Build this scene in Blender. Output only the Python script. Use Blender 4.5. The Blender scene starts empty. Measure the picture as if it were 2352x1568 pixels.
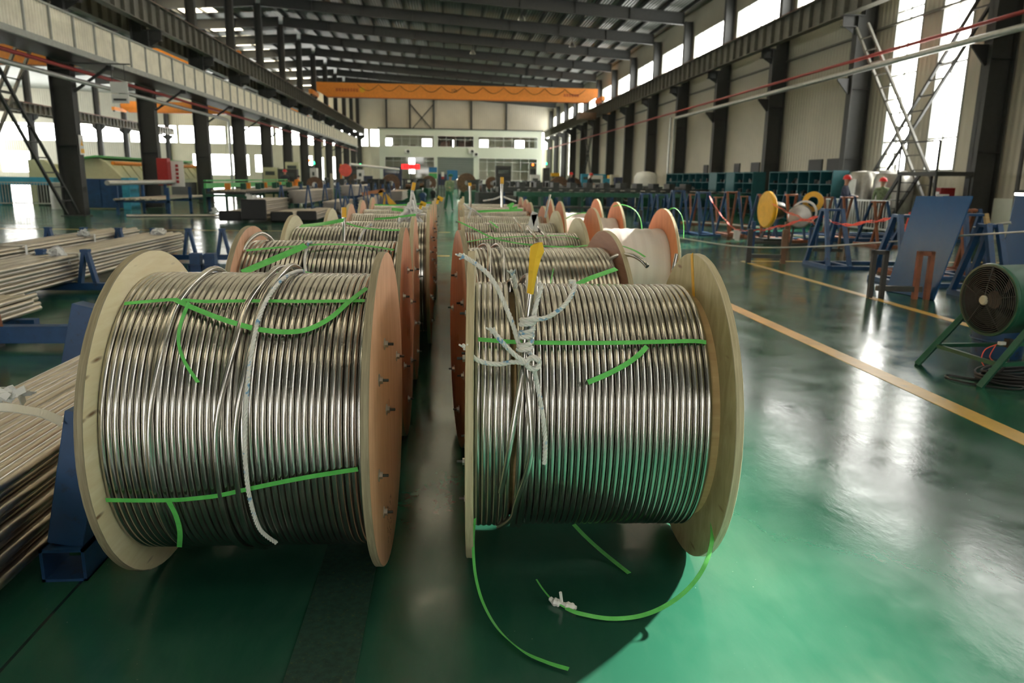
import bpy, bmesh, math, random
from mathutils import Vector, Matrix
import numpy as np
SC = bpy.context.scene
COL = SC.collection
rnd = random.Random(7)
PI = math.pi

# ---------------------------------------------------------------- camera
IMW, IMH, FPX = 2352, 1568, 1700.0
EYE = Vector((0.0, 0.0, 1.5))
_Y = Vector(((1030 - IMW / 2) / FPX, (408 - IMH / 2) / FPX, 1.0)).normalized()
_h = Vector((1, 0.0145, 0))
_X = (_h - _Y * _h.dot(_Y)).normalized()
_Z = -_Y.cross(_X)
if _Z.y > 0: _Z = -_Z
# rows: world axes seen in a camera frame (x right, y down, z forward)
R3 = Matrix((_X, _Y, _Z)).transposed()
R3i = R3.transposed()
cam_d = bpy.data.cameras.new('camera')
cam_d.sensor_width = 36.0
cam_d.lens = FPX * 36.0 / IMW
cam_d.clip_end = 600
cam_d.dof.use_dof = True
cam_d.dof.focus_distance = 2.75
cam_d.dof.aperture_fstop = 3.6
cam = bpy.data.objects.new('camera', cam_d)
COL.objects.link(cam)
cx, cy, cz = R3i @ Vector((1, 0, 0)), R3i @ Vector((0, -1, 0)), R3i @ Vector((0, 0, -1))
M = Matrix((cx, cy, cz)).transposed().to_4x4()
M.translation = EYE
cam.matrix_world = M
SC.camera = cam

# ---------------------------------------------------------------- light and exposure
SC.view_settings.view_transform = 'Standard'
SC.view_settings.look = 'None'
SC.view_settings.gamma = 1.0
SC.view_settings.use_curve_mapping = False
SC.view_settings.exposure = 0.2
SC.cycles.max_bounces = 7
SC.cycles.diffuse_bounces = 4
SC.cycles.glossy_bounces = 4
SC.cycles.transmission_bounces = 3
SC.cycles.transparent_max_bounces = 8
SC.cycles.sample_clamp_indirect = 8.0
SC.cycles.caustics_reflective = False
SC.cycles.caustics_refractive = False
SC.cycles.use_denoising = True
world = bpy.data.worlds.new('overcast_sky')
SC.world = world
world.use_nodes = True
bgn = world.node_tree.nodes['Background']
bgn.inputs['Color'].default_value = (1.0, 0.97, 0.92, 1)
bgn.inputs['Strength'].default_value = 13.5
sun_d = bpy.data.lights.new('sun', 'SUN')
sun_d.energy = 31.0
sun_d.color = (1.0, 0.95, 0.84)
sun_d.angle = math.radians(2.2)
sun = bpy.data.objects.new('sun', sun_d)
COL.objects.link(sun)
SUN_AZ, SUN_EL = math.radians(60), math.radians(30.2)
_sd = Vector((math.cos(SUN_EL) * math.sin(SUN_AZ), math.cos(SUN_EL) * math.cos(SUN_AZ), math.sin(SUN_EL)))
sun.rotation_euler = _sd.to_track_quat('Z', 'Y').to_euler()
sun.location = _sd * 60

def portal(name, c, sx, sy, nrm):
    """daylight portal over a run of window openings, looking into the hall"""
    l = bpy.data.lights.new(name, 'AREA'); l.shape = 'RECTANGLE'; l.size = sx; l.size_y = sy
    l.cycles.is_portal = True
    o = bpy.data.objects.new(name, l); COL.objects.link(o)
    z = -Vector(nrm); y = Vector((0, 0, 1)) if abs(z.z) < .9 else Vector((0, 1, 0))
    x = y.cross(z).normalized(); y = z.cross(x)
    m = Matrix((x, y, z)).transposed().to_4x4(); m.translation = c; o.matrix_world = m
    return o
portal('portal_clerestory', (15.95, 48, 9.75), 136, 2.0, (-1, 0, 0))
portal('portal_tall_windows', (15.96, 48, 5.1), 136, 6.8, (-1, 0, 0))
portal('portal_end_windows', (-26, 114.6, 4.6), 90, 8.4, (0, -1, 0))
portal('portal_back_windows', (0, -18.6, 4.6), 30, 8.6, (0, 1, 0))
portal('portal_roof', (0, 50, 14.6), 27, 124, (0, 0, -1))
portal('portal_left_roof', (-27, 60, 14.4), 27, 120, (0, 0, -1))
portal('portal_left_wall', (-67.85, 60, 6.2), 118, 7.4, (1, 0, 0))

def ray(u, v):
    return R3i @ Vector(((u - IMW / 2) / FPX, (v - IMH / 2) / FPX, 1.0))
def atY(u, v, Y):
    d = ray(u, v); return EYE + d * (Y / d.y)
def atX(u, v, X):
    d = ray(u, v); return EYE + d * (X / d.x)
def atZ(u, v, z=0.0):
    d = ray(u, v); return EYE + d * ((z - EYE.z) / d.z)

# ---------------------------------------------------------------- materials
def nt(name):
    m = bpy.data.materials.new(name); m.use_nodes = True
    t = m.node_tree
    return m, t, t.nodes['Principled BSDF']
def N(t, kind, **kw):
    n = t.nodes.new(kind)
    for k, v in kw.items():
        if k.startswith('i_'): n.inputs[k[2:].replace('_', ' ')].default_value = v
        else: setattr(n, k, v)
    return n
def coords(t, scale=(1, 1, 1), rot=(0, 0, 0), kind='Object'):
    tc = N(t, 'ShaderNodeTexCoord'); mp = N(t, 'ShaderNodeMapping')
    mp.inputs['Scale'].default_value = scale; mp.inputs['Rotation'].default_value = rot
    t.links.new(tc.outputs[kind], mp.inputs['Vector'])
    return mp.outputs['Vector']
def noise(t, vec, scale, detail=3, rough=.55, dist=0):
    n = N(t, 'ShaderNodeTexNoise'); n.inputs['Scale'].default_value = scale; n.inputs['Detail'].default_value = detail
    n.inputs['Roughness'].default_value = rough; n.inputs['Distortion'].default_value = dist
    t.links.new(vec, n.inputs['Vector']); return n.outputs['Fac']
def ramp(t, fac, stops):
    r = N(t, 'ShaderNodeValToRGB'); el = r.color_ramp.elements
    while len(el) < len(stops): el.new(.5)
    for e, (p, c) in zip(el, stops):
        e.position = p; e.color = (*c, 1) if len(c) == 3 else c
    t.links.new(fac, r.inputs['Fac']); return r.outputs['Color']
def mixc(t, fac, a, b, mode='MIX'):
    m = N(t, 'ShaderNodeMix', data_type='RGBA', blend_type=mode)
    for s, v in ((m.inputs[0], fac), (m.inputs[6], a), (m.inputs[7], b)):
        if isinstance(v, (int, float)): s.default_value = v
        elif isinstance(v, tuple): s.default_value = (*v, 1) if len(v) == 3 else v
        else: t.links.new(v, s)
    return m.outputs[2]
def math_(t, op, a, b=None, c=None):
    m = N(t, 'ShaderNodeMath', operation=op)
    for i, v in enumerate((a, b, c)):
        if v is None: continue
        if isinstance(v, (int, float)): m.inputs[i].default_value = v
        else: t.links.new(v, m.inputs[i])
    return m.outputs[0]
def bump(t, b, h, strength=.2, dist=.01):
    n = N(t, 'ShaderNodeBump'); n.inputs['Strength'].default_value = strength; n.inputs['Distance'].default_value = dist
    t.links.new(h, n.inputs['Height']); t.links.new(n.outputs['Normal'], b.inputs['Normal'])
def simple(name, col, rough=.5, metal=0., var=.12, scale=6., spec=.5, dirt=None):
    m, t, b = nt(name)
    v = coords(t)
    f = noise(t, v, scale, 4)
    a = tuple(max(0, c * (1 - var)) for c in col); c2 = tuple(min(1, c * (1 + var)) for c in col)
    cc = ramp(t, f, [(.3, a), (.7, c2)])
    if dirt:
        g = noise(t, v, scale * 2.3, 5, .65)
        mk = ramp(t, g, [(.58, (0, 0, 0)), (.72, (1, 1, 1))])
        cc = mixc(t, mk, cc, dirt)
    t.links.new(cc, b.inputs['Base Color'])
    b.inputs['Roughness'].default_value = rough; b.inputs['Metallic'].default_value = metal
    b.inputs['Specular IOR Level'].default_value = spec
    return m
def emis(name, col, s):
    m, t, b = nt(name)
    b.inputs['Base Color'].default_value = (*col, 1)
    b.inputs['Emission Color'].default_value = (*col, 1); b.inputs['Emission Strength'].default_value = s
    return m
MT = {}
MT['steel_grey'] = simple('grey_painted_steel', (.042, .044, .041), .55, dirt=(.05, .045, .04))
MT['steel_light'] = simple('light_grey_paint', (.30, .31, .28), .5)
MT['steel_dark'] = simple('dark_steel', (.022, .023, .022), .5)
MT['beam'] = simple('crane_beam_paint', (.13, .125, .10), .55, dirt=(.07, .05, .035))
MT['rail'] = simple('rusty_rail', (.13, .045, .03), .6)
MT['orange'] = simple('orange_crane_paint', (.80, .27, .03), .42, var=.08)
MT['orange_dk'] = simple('orange_crane_shaded', (.60, .16, .02), .5)  # crane orange darkened for underside shade; also colours a table top
MT['cream'] = simple('cream_wall_panel', (.50, .47, .36), .6, var=.05, scale=.4)
MT['office'] = simple('pale_green_render', (.62, .66, .55), .7, var=.03)
MT['white'] = simple('white_paint', (.75, .75, .72), .5, var=.05)
MT['blue'] = simple('blue_rack_paint', (.014, .058, .155), .42, var=.2, dirt=(.02, .03, .05))
MT['blue_bright'] = simple('bright_blue_paint', (.02, .17, .38), .42)
MT['sky_blue'] = simple('sky_blue_machine', (.04, .30, .46), .45)
MT['primer'] = simple('red_brown_primer', (.24, .088, .045), .65, var=.25)
MT['green_dk'] = simple('dark_green_paint', (.012, .085, .045), .38, var=.2)
MT['green'] = simple('bright_green_paint', (.08, .42, .12), .45)
MT['teal'] = simple('teal_cabinet_paint', (.012, .10, .115), .45)
MT['press'] = simple('cream_green_machine', (.52, .53, .33), .5, var=.05)
MT['red'] = simple('red_paint', (.34, .02, .018), .4)
MT['red_pipe'] = simple('red_pipe_paint', (.36, .035, .03), .45)
MT['yellow'] = simple('yellow_paint', (.78, .42, .02), .42)
MT['black'] = simple('black_rubber', (.012, .012, .012), .5)
MT['machine'] = simple('oily_machine_iron', (.035, .04, .036), .4, var=.4, dirt=(.10, .07, .04))
MT['brown'] = simple('brown_reel_iron', (.13, .07, .035), .55, var=.3)
MT['skin'] = simple('skin', (.55, .30, .20), .55, var=.05)
MT['helmet'] = simple('red_helmet', (.72, .03, .03), .3, var=.03)
MT['zinc'] = simple('zinc_bolt', (.55, .55, .52), .3, 1.0)
MT['galv'] = simple('galvanised_pipe', (.52, .53, .50), .38, .6)
MT['tank'] = simple('brushed_tank_steel', (.34, .33, .30), .36, .8)
MT['paper'] = simple('yellow_paper', (.85, .52, .03), .75, var=.08)
MT['rag'] = simple('white_cloth', (.78, .78, .75), .8, var=.05)
MT['tape_red'] = simple('red_barrier_tape', (.90, .13, .09), .4)
MT['yellow_line'] = simple('yellow_floor_paint', (.62, .40, .10), .32, var=.16, scale=3, dirt=(.42, .33, .16))
MT['trench'] = simple('dark_trench_cover', (.018, .055, .04), .45, var=.4, scale=40, dirt=(.10, .12, .03))
MT['glass_dark'] = simple('dark_office_glass', (.10, .12, .11), .12, var=.3, scale=.6)
MT['brownwin'] = simple('brown_window_board', (.20, .10, .07), .4)
MT['grating'] = simple('grey_shutter', (.10, .12, .105), .5, var=.04)
MT['led_red'] = emis('red_led_display', (1.0, .02, .02), 2.2)
MT['lamp'] = emis('lit_lamp', (1.0, .93, .78), 14)
MT['lamp_green'] = emis('green_signal_lamp', (.05, 1.0, .35), 4)
MT['lamp_red'] = emis('orange_signal_lamp', (1.0, .16, .02), 4)
MT['coverall_blue'] = simple('blue_coverall', (.045, .055, .10), .8)
MT['coverall_green'] = simple('green_coverall', (.03, .14, .075), .8)
MT['coverall_dark'] = simple('dark_coverall', (.03, .035, .045), .8)
MT['coverall_orange'] = simple('orange_jacket', (.85, .25, .03), .8)
MT['camo'] = simple('pale_green_jacket', (.20, .25, .14), .8, var=.4, scale=14)
MT['boot'] = simple('black_boots', (.01, .01, .01), .5)

def tube_mat(name, col, rough, scl=5.):
    m, t, b = nt(name)
    v = coords(t)
    f = noise(t, v, scl, 4, .6)
    t.links.new(ramp(t, f, [(.25, tuple(c * .78 for c in col)), (.75, col)]), b.inputs['Base Color'])
    b.inputs['Metallic'].default_value = 1.0
    r = N(t, 'ShaderNodeMapRange'); r.inputs['To Min'].default_value = rough - .05; r.inputs['To Max'].default_value = rough + .09
    t.links.new(f, r.inputs['Value']); t.links.new(r.outputs['Result'], b.inputs['Roughness'])
    g = noise(t, v, 60, 3, .6)
    bump(t, b, g, .05, .001)
    return m
MT['tube'] = tube_mat('stainless_tube', (.61, .585, .54), .21)
MT['tube2'] = tube_mat('stainless_tube_straight', (.60, .55, .47), .30)

def plywood(name, light, dark, knots=True, grain=(1, 2.2, 16), streak=.5, spots=(.18, .07, .02)):
    """flange face: grain runs along the second axis of the disc"""
    m, t, b = nt(name)
    v = coords(t, grain)
    f = noise(t, v, 2.0, 5, .6, .6)
    cc = ramp(t, f, [(.28, dark), (.5, tuple((a + c) / 2 for a, c in zip(light, dark))), (.72, light)])
    v2 = coords(t, (1, 1.1, 3.0))
    g = noise(t, v2, 1.6, 3, .5, .3)
    cc = mixc(t, ramp(t, g, [(.35, (streak,) * 3), (.65, (0, 0, 0))]), cc, dark)
    if knots:
        v3 = coords(t, (3, 1.5, 7.5))
        w = N(t, 'ShaderNodeTexVoronoi'); w.inputs['Scale'].default_value = 2.3; t.links.new(v3, w.inputs['Vector'])
        k = ramp(t, w.outputs['Distance'], [(.06, (.9, .9, .9)), (.17, (0, 0, 0))])
        cc = mixc(t, k, cc, spots)
    t.links.new(cc, b.inputs['Base Color'])
    b.inputs['Roughness'].default_value = .62
    bump(t, b, f, .15, .003)
    return m
MT['ply_pale'] = plywood('pale_plywood', (.95, .86, .61), (.80, .67, .40))
MT['ply_pine'] = plywood('knotty_pine_plywood', (.60, .52, .27), (.36, .28, .12), grain=(1, 9, 3))
MT['ply_pink'] = plywood('pink_plywood', (.78, .47, .30), (.60, .31, .17), knots=False, grain=(1, 14, 1.6), streak=.35)
MT['ply_orange'] = plywood('orange_plywood', (.68, .30, .15), (.48, .19, .09), knots=False, grain=(1, 14, 1.6), streak=.4)
MT['ply_cream'] = plywood('cream_plywood', (.76, .72, .50), (.64, .58, .36), knots=False)
MT['ply_brown'] = plywood('brown_plywood', (.42, .22, .13), (.30, .14, .08), knots=False)
MT['ply_edge_dark'] = plywood('weathered_plywood_edge', (.42, .36, .23), (.20, .165, .10), knots=False, grain=(70, 3, 3), streak=.3)
MT['ply_edge'] = plywood('raw_plywood_edge', (.62, .55, .36), (.38, .32, .19), knots=False, grain=(70, 3, 3), streak=.3)
MT['batten'] = plywood('drum_boards', (.62, .45, .22), (.42, .27, .11), knots=False)

def strap_mat():
    m, t, b = nt('green_plastic_strap')
    f = noise(t, coords(t), 30, 2)
    t.links.new(ramp(t, f, [(.3, (.095, .50, .09)), (.7, (.14, .62, .13))]), b.inputs['Base Color'])
    b.inputs['Roughness'].default_value = .38
    b.inputs['Subsurface Weight'].default_value = 0.0
    return m
MT['strap'] = strap_mat()
def rope_mat():
    m, t, b = nt('white_blue_flecked_rope')
    f = noise(t, coords(t), 38, 2, .5)
    t.links.new(ramp(t, f, [(.60, (.74, .73, .68)), (.68, (.18, .38, .58))]), b.inputs['Base Color'])
    b.inputs['Roughness'].default_value = .75
    return m
MT['rope'] = rope_mat()
def wrap_mat():
    m, t, b = nt('white_plastic_wrap')
    w = N(t, 'ShaderNodeTexWave', wave_type='BANDS', bands_direction='X'); w.inputs['Scale'].default_value = 3.2; w.inputs['Distortion'].default_value = .6
    t.links.new(coords(t), w.inputs['Vector'])
    t.links.new(ramp(t, w.outputs['Fac'], [(.2, (.64, .60, .575)), (.6, (.68, .645, .62))]), b.inputs['Base Color'])
    b.inputs['Roughness'].default_value = .33
    bump(t, b, w.outputs['Fac'], .15, .006)
    return m
MT['wrap'] = wrap_mat()
def glass():
    m = bpy.data.materials.new('window_pane_glass'); m.use_nodes = True; t = m.node_tree
    t.nodes.clear()
    o = N(t, 'ShaderNodeOutputMaterial'); mx = N(t, 'ShaderNodeMixShader'); tr = N(t, 'ShaderNodeBsdfTransparent'); g = N(t, 'ShaderNodeBsdfGlossy')
    tr.inputs['Color'].default_value = (.93, .95, .95, 1); g.inputs['Roughness'].default_value = .05
    f = noise(t, coords(t), .7, 2)
    mr = N(t, 'ShaderNodeMapRange'); mr.inputs['To Min'].default_value = .04; mr.inputs['To Max'].default_value = .08
    t.links.new(f, mr.inputs['Value']); t.links.new(mr.outputs['Result'], mx.inputs[0])
    t.links.new(tr.outputs[0], mx.inputs[1]); t.links.new(g.outputs[0], mx.inputs[2]); t.links.new(mx.outputs[0], o.inputs[0])
    return m
MT['glass'] = glass()
def translucent(name, col, w=.5):
    m = bpy.data.materials.new(name); m.use_nodes = True; t = m.node_tree
    t.nodes.clear()
    o = N(t, 'ShaderNodeOutputMaterial'); mx = N(t, 'ShaderNodeMixShader'); tr = N(t, 'ShaderNodeBsdfTranslucent'); g = N(t, 'ShaderNodeBsdfDiffuse')
    f = noise(t, coords(t), 3, 3)
    c = ramp(t, f, [(.3, tuple(x * .85 for x in col)), (.7, col)])
    t.links.new(c, tr.inputs['Color']); t.links.new(c, g.inputs['Color']); mx.inputs[0].default_value = w
    t.links.new(g.outputs[0], mx.inputs[1]); t.links.new(tr.outputs[0], mx.inputs[2]); t.links.new(mx.outputs[0], o.inputs[0])
    return m
MT['sheet'] = translucent('translucent_ribbed_sheet', (.95, .90, .76), .5)
MT['skylight'] = translucent('skylight_sheet', (.9, .86, .74), .8)

def floor_mat():
    m, t, b = nt('green_epoxy_floor')
    v = coords(t)
    f = noise(t, v, .45, 5, .6)
    cc = ramp(t, f, [(.3, (.011, .062, .038)), (.7, (.020, .105, .064))])
    st = noise(t, coords(t, (.8, .25, 1), (0, 0, .5)), 3.0, 6, .7, .4)
    cc = mixc(t, ramp(t, st, [(.45, (0, 0, 0)), (.8, (.5, .5, .5))]), cc, (.055, .135, .092))
    # worn specks and scratches
    w = N(t, 'ShaderNodeTexVoronoi'); w.inputs['Scale'].default_value = 26; t.links.new(v, w.inputs['Vector'])
    sp = ramp(t, w.outputs['Distance'], [(.03, (1, 1, 1)), (.075, (0, 0, 0))])
    gate = ramp(t, noise(t, v, 1.3, 3), [(.55, (0, 0, 0)), (.66, (.55, .55, .55))])
    cc = mixc(t, mixc(t, 1.0, sp, gate, 'MULTIPLY'), cc, (.30, .40, .30))
    sep = N(t, 'ShaderNodeSeparateXYZ'); t.links.new(v, sep.inputs[0])
    def joint(axis, off, per, wd):
        a = math_(t, 'ADD', sep.outputs[axis], -off + per * 60)
        a = math_(t, 'MODULO', a, per); a = math_(t, 'SUBTRACT', a, per / 2); a = math_(t, 'ABSOLUTE', a)
        return math_(t, 'GREATER_THAN', a, per / 2 - wd)
    j = math_(t, 'MAXIMUM', joint(0, 4.62, 6.0, .006), joint(1, 5.80, 6.0, .006))
    cc = mixc(t, j, cc, (.01, .035, .03))
    t.links.new(cc, b.inputs['Base Color'])
    r = N(t, 'ShaderNodeMapRange'); r.inputs['From Min'].default_value = .3; r.inputs['From Max'].default_value = .7
    r.inputs['To Min'].default_value = .10; r.inputs['To Max'].default_value = .25
    t.links.new(noise(t, v, 1.8, 6, .7), r.inputs['Value']); t.links.new(r.outputs['Result'], b.inputs['Roughness'])
    b.inputs['Specular IOR Level'].default_value = .62
    hb = noise(t, coords(t, (1, .6, 1)), 7, 5, .62)
    bump(t, b, hb, .10, .012)
    return m
MT['floor'] = floor_mat()
def corrugated(name, col, axis, per, rough=.45, metal=0., strength=.5):
    m, t, b = nt(name)
    v = coords(t)
    sep = N(t, 'ShaderNodeSeparateXYZ'); t.links.new(v, sep.inputs[0])
    s = math_(t, 'SINE', math_(t, 'MULTIPLY', sep.outputs[axis], 2 * PI / per))
    f = noise(t, v, .35, 4)
    t.links.new(ramp(t, f, [(.3, tuple(c * .82 for c in col)), (.7, col)]), b.inputs['Base Color'])
    b.inputs['Roughness'].default_value = rough; b.inputs['Metallic'].default_value = metal
    bump(t, b, s, strength, .02)
    return m
MT['wall_panel'] = corrugated('ribbed_wall_panel', (.46, .43, .33), 1, .25)
MT['wall_panel_x'] = corrugated('ribbed_end_wall_panel', (.60, .56, .45), 0, .30)
MT['roof'] = corrugated('ribbed_roof_sheet', (.22, .24, .22), 0, .20, .38, .4, .9)
MT['shutter'] = corrugated('slatted_shutter', (.17, .20, .18), 2, .30)

# ---------------------------------------------------------------- mesh helpers
class MB:
    def __init__(s): s.v = []; s.f = []; s.m = []; s.cur = 0
    def add(s, vs, fs):
        o = len(s.v); s.v += [tuple(p) for p in vs]; s.f += [tuple(i + o for i in f) for f in fs]; s.m += [s.cur] * len(fs)
        return s
    def box(s, c, d, rz=0., ry=0., rx=0.):
        R = Matrix.Rotation(rz, 3, 'Z') @ Matrix.Rotation(ry, 3, 'Y') @ Matrix.Rotation(rx, 3, 'X')
        vs = [Vector(c) + R @ Vector((x * d[0] / 2, y * d[1] / 2, z * d[2] / 2)) for x in (-1, 1) for y in (-1, 1) for z in (-1, 1)]
        return s.add(vs, [(0, 1, 3, 2), (4, 6, 7, 5), (0, 4, 5, 1), (2, 3, 7, 6), (0, 2, 6, 4), (1, 5, 7, 3)])
    def b2(s, lo, hi):
        return s.box([(a + b) / 2 for a, b in zip(lo, hi)], [abs(b - a) for a, b in zip(lo, hi)])
    def bar(s, p, q, w, h=None, up=(0, 0, 1)):
        h = h or w; p, q = Vector(p), Vector(q); d = (q - p).normalized(); up = Vector(up)
        if abs(d.dot(up)) > .99: up = Vector((0, 1, 0))
        x = d.cross(up).normalized(); z = x.cross(d)
        vs = [e + x * a * w / 2 + z * b * h / 2 for e in (p, q) for a, b in ((-1, -1), (1, -1), (1, 1), (-1, 1))]
        return s.add(vs, [(0, 3, 2, 1), (4, 5, 6, 7), (0, 1, 5, 4), (1, 2, 6, 5), (2, 3, 7, 6), (3, 0, 4, 7)])
    def tube(s, pts, r, n=8, closed=False, caps=True, rfun=None, twist=0.):
        pts = [Vector(p) for p in pts]; L = len(pts); vs = []; fr = None
        for i, p in enumerate(pts):
            a = pts[i - 1] if (i or closed) else pts[0]; b = pts[(i + 1) % L] if (i < L - 1 or closed) else pts[-1]
            d = (b - a).normalized()
            if fr is None:
                u = Vector((0, 0, 1)) if abs(d.z) < .9 else Vector((1, 0, 0)); fr = d.cross(u).normalized()
            else:
                fr = (fr - d * fr.dot(d)).normalized()
            g = d.cross(fr); rr = rfun(i / max(1, L - 1)) if rfun else r
            for k in range(n):
                a_ = 2 * PI * k / n + twist * i
                vs.append(p + (fr * math.cos(a_) + g * math.sin(a_)) * rr)
        fs = []
        for i in range(L if closed else L - 1):
            j = (i + 1) % L
            for k in range(n):
                k2 = (k + 1) % n; fs.append((i * n + k, i * n + k2, j * n + k2, j * n + k))
        if caps and not closed: fs += [tuple(range(n))[::-1], tuple((L - 1) * n + k for k in range(n))]
        return s.add(vs, fs)
    def cyl(s, p, q, r, n=16, r2=None):
        r2 = r if r2 is None else r2
        return s.tube([p, q], r, n, rfun=lambda f: r + (r2 - r) * f)
    def lathe(s, prof, n=32, axis='Z', c=(0, 0, 0)):
        """profile of (radius, height) pairs turned about an axis through c"""
        vs = []; L = len(prof)
        for k in range(n):
            a = 2 * PI * k / n
            for r, h in prof:
                p = (r * math.cos(a), r * math.sin(a), h)
                if axis == 'X': p = (p[2], p[0], p[1])
                if axis == 'Y': p = (p[1], p[2], p[0])
                vs.append((p[0] + c[0], p[1] + c[1], p[2] + c[2]))
        fs = []
        for k in range(n):
            k2 = (k + 1) % n
            for i in range(L - 1): fs.append((k * L + i, k2 * L + i, k2 * L + i + 1, k * L + i + 1))
        return s.add(vs, fs)
    def prism(s, poly, a, b, axis='Y'):
        """2D outline extruded between a and b along an axis; poly in the two other axes in order"""
        def P(u, v, h): return {'Y': (u, h, v), 'X': (h, u, v), 'Z': (u, v, h)}[axis]
        n = len(poly); vs = [P(u, v, a) for u, v in poly] + [P(u, v, b) for u, v in poly]
        return s.add(vs, [tuple(range(n)), tuple(range(n, 2 * n))[::-1]] + [(i, i + n, (i + 1) % n + n, (i + 1) % n) for i in range(n)])
    def ribbon(s, pts, w, nrm, th=.0012):
        """flat band: nrm is a vector or a function of the point"""
        pts = [Vector(p) for p in pts]; L = len(pts); vs = []
        for i, p in enumerate(pts):
            d = (pts[min(i + 1, L - 1)] - pts[max(i - 1, 0)]).normalized()
            n = Vector(nrm(p) if callable(nrm) else nrm); n = (n - d * n.dot(d)).normalized(); c = d.cross(n)
            vs += [p + c * w / 2 + n * th / 2, p - c * w / 2 + n * th / 2, p - c * w / 2 - n * th / 2, p + c * w / 2 - n * th / 2]
        fs = [(0, 1, 2, 3), ((L - 1) * 4 + 3, (L - 1) * 4 + 2, (L - 1) * 4 + 1, (L - 1) * 4)]
        for i in range(L - 1):
            for k in range(4):
                k2 = (k + 1) % 4; fs.append((i * 4 + k, (i + 1) * 4 + k, (i + 1) * 4 + k2, i * 4 + k2))
        return s.add(vs, fs)
    def build(s, name, mat, parent=None, loc=None, smooth=True, bevel=0):
        me = bpy.data.meshes.new(name); me.from_pydata(s.v, [], s.f)
        mats = mat if isinstance(mat, (list, tuple)) else [mat]
        for x in mats: me.materials.append(MT[x] if isinstance(x, str) else x)
        if len(mats) > 1: me.polygons.foreach_set('material_index', s.m)
        if smooth:
            me.shade_smooth(); me.set_sharp_from_angle(angle=math.radians(38))
        me.update()
        o = bpy.data.objects.new(name, me); COL.objects.link(o)
        if parent: o.parent = parent
        if loc is not None: o.location = loc
        if bevel:
            b = o.modifiers.new('bevel', 'BEVEL'); b.width = bevel; b.segments = 2; b.limit_method = 'ANGLE'
        return o
def tag(o, label, cat, group=None, kind=None):
    if label: o['label'] = label
    if cat: o['category'] = cat
    if group: o['group'] = group
    if kind: o['kind'] = kind
    return o
def thing(name, label, cat, loc=(0, 0, 0), rz=0., group=None):
    o = bpy.data.objects.new(name, None); COL.objects.link(o); o.location = loc; o.rotation_euler = (0, 0, rz)
    o.empty_display_size = .1
    return tag(o, label, cat, group)
def struct(name, mb, mat, parent=None, **k):
    o = mb.build(name, mat, parent, **k)
    if not parent: o['kind'] = 'structure'
    return o
def dup(root, loc, rz=0., label=None, group=None, scale=None):
    r = root.copy(); COL.objects.link(r); r.location = loc; r.rotation_euler = (0, 0, rz)
    if scale: r.scale = scale
    if label: r['label'] = label
    if group: r['group'] = group
    for ch in list(root.children):
        c = ch.copy(); COL.objects.link(c); c.parent = r
        for g in list(ch.children):
            d = g.copy(); COL.objects.link(d); d.parent = c
    return r
ORD = ['first', 'second', 'third', 'fourth', 'fifth', 'sixth', 'seventh', 'eighth', 'ninth', 'tenth', 'eleventh', 'twelfth', 'thirteenth', 'fourteenth', 'fifteenth', 'sixteenth', 'seventeenth', 'eighteenth', 'nineteenth', 'twentieth']
def smooth_path(pts, n=8, closed=False):
    P = [Vector(p) for p in pts]; out = []; L = len(P)
    for i in range(L - 1):
        p0 = P[max(i - 1, 0)]; p1 = P[i]; p2 = P[i + 1]; p3 = P[min(i + 2, L - 1)]
        for k in range(n):
            t = k / n
            out.append(.5 * ((2 * p1) + (p2 - p0) * t + (2 * p0 - 5 * p1 + 4 * p2 - p3) * t * t + (3 * p1 - p0 - 3 * p2 + p3) * t ** 3))
    out.append(P[-1]); return out
# ================================================================ the hall
S = 7.2
YC = [20.45 + S * k for k in range(-5, 14)]       # column lines, -15.55 ... 114.05
XL, XR = -12.7, 14.8                              # inner faces of the two column rows
Y0, Y1 = -18.4, 114.2
def under(x):                                     # underside of the rafters
    return 12.13 - .0625 * x if x > -13.1 else 12.95 - .06 * (-13.1 - x)
# floor
struct('floor', MB().b2((-67.5, Y0 - .3, -.1), (16.0, Y1 + .3, 0)), 'floor', smooth=False)

def panel_grid(a0, a1, b0, b1, holes, fn, th):
    """slab between a0..a1 and b0..b1 with rectangular holes; fn(a, b, h) -> xyz"""
    A = sorted({a0, a1, *[h[0] for h in holes], *[h[1] for h in holes]}); B = sorted({b0, b1, *[h[2] for h in holes], *[h[3] for h in holes]})
    mb = MB()
    for j in range(len(B) - 1):
        i = 0
        while i < len(A) - 1:
            def solid(i): return not any(h[0] <= A[i] + 1e-6 and A[i + 1] <= h[1] + 1e-6 and h[2] <= B[j] + 1e-6 and B[j + 1] <= h[3] + 1e-6 for h in holes)
            if not solid(i): i += 1; continue
            k = i
            while k < len(A) - 1 and solid(k): k += 1
            vs = [fn(a, b, h) for a in (A[i], A[k]) for b in (B[j], B[j + 1]) for h in (0, th)]
            mb.add(vs, [(0, 1, 3, 2), (4, 6, 7, 5), (0, 4, 5, 1), (2, 3, 7, 6), (0, 2, 6, 4), (1, 5, 7, 3)])
            i = k
    return mb
WN = [0]
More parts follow.
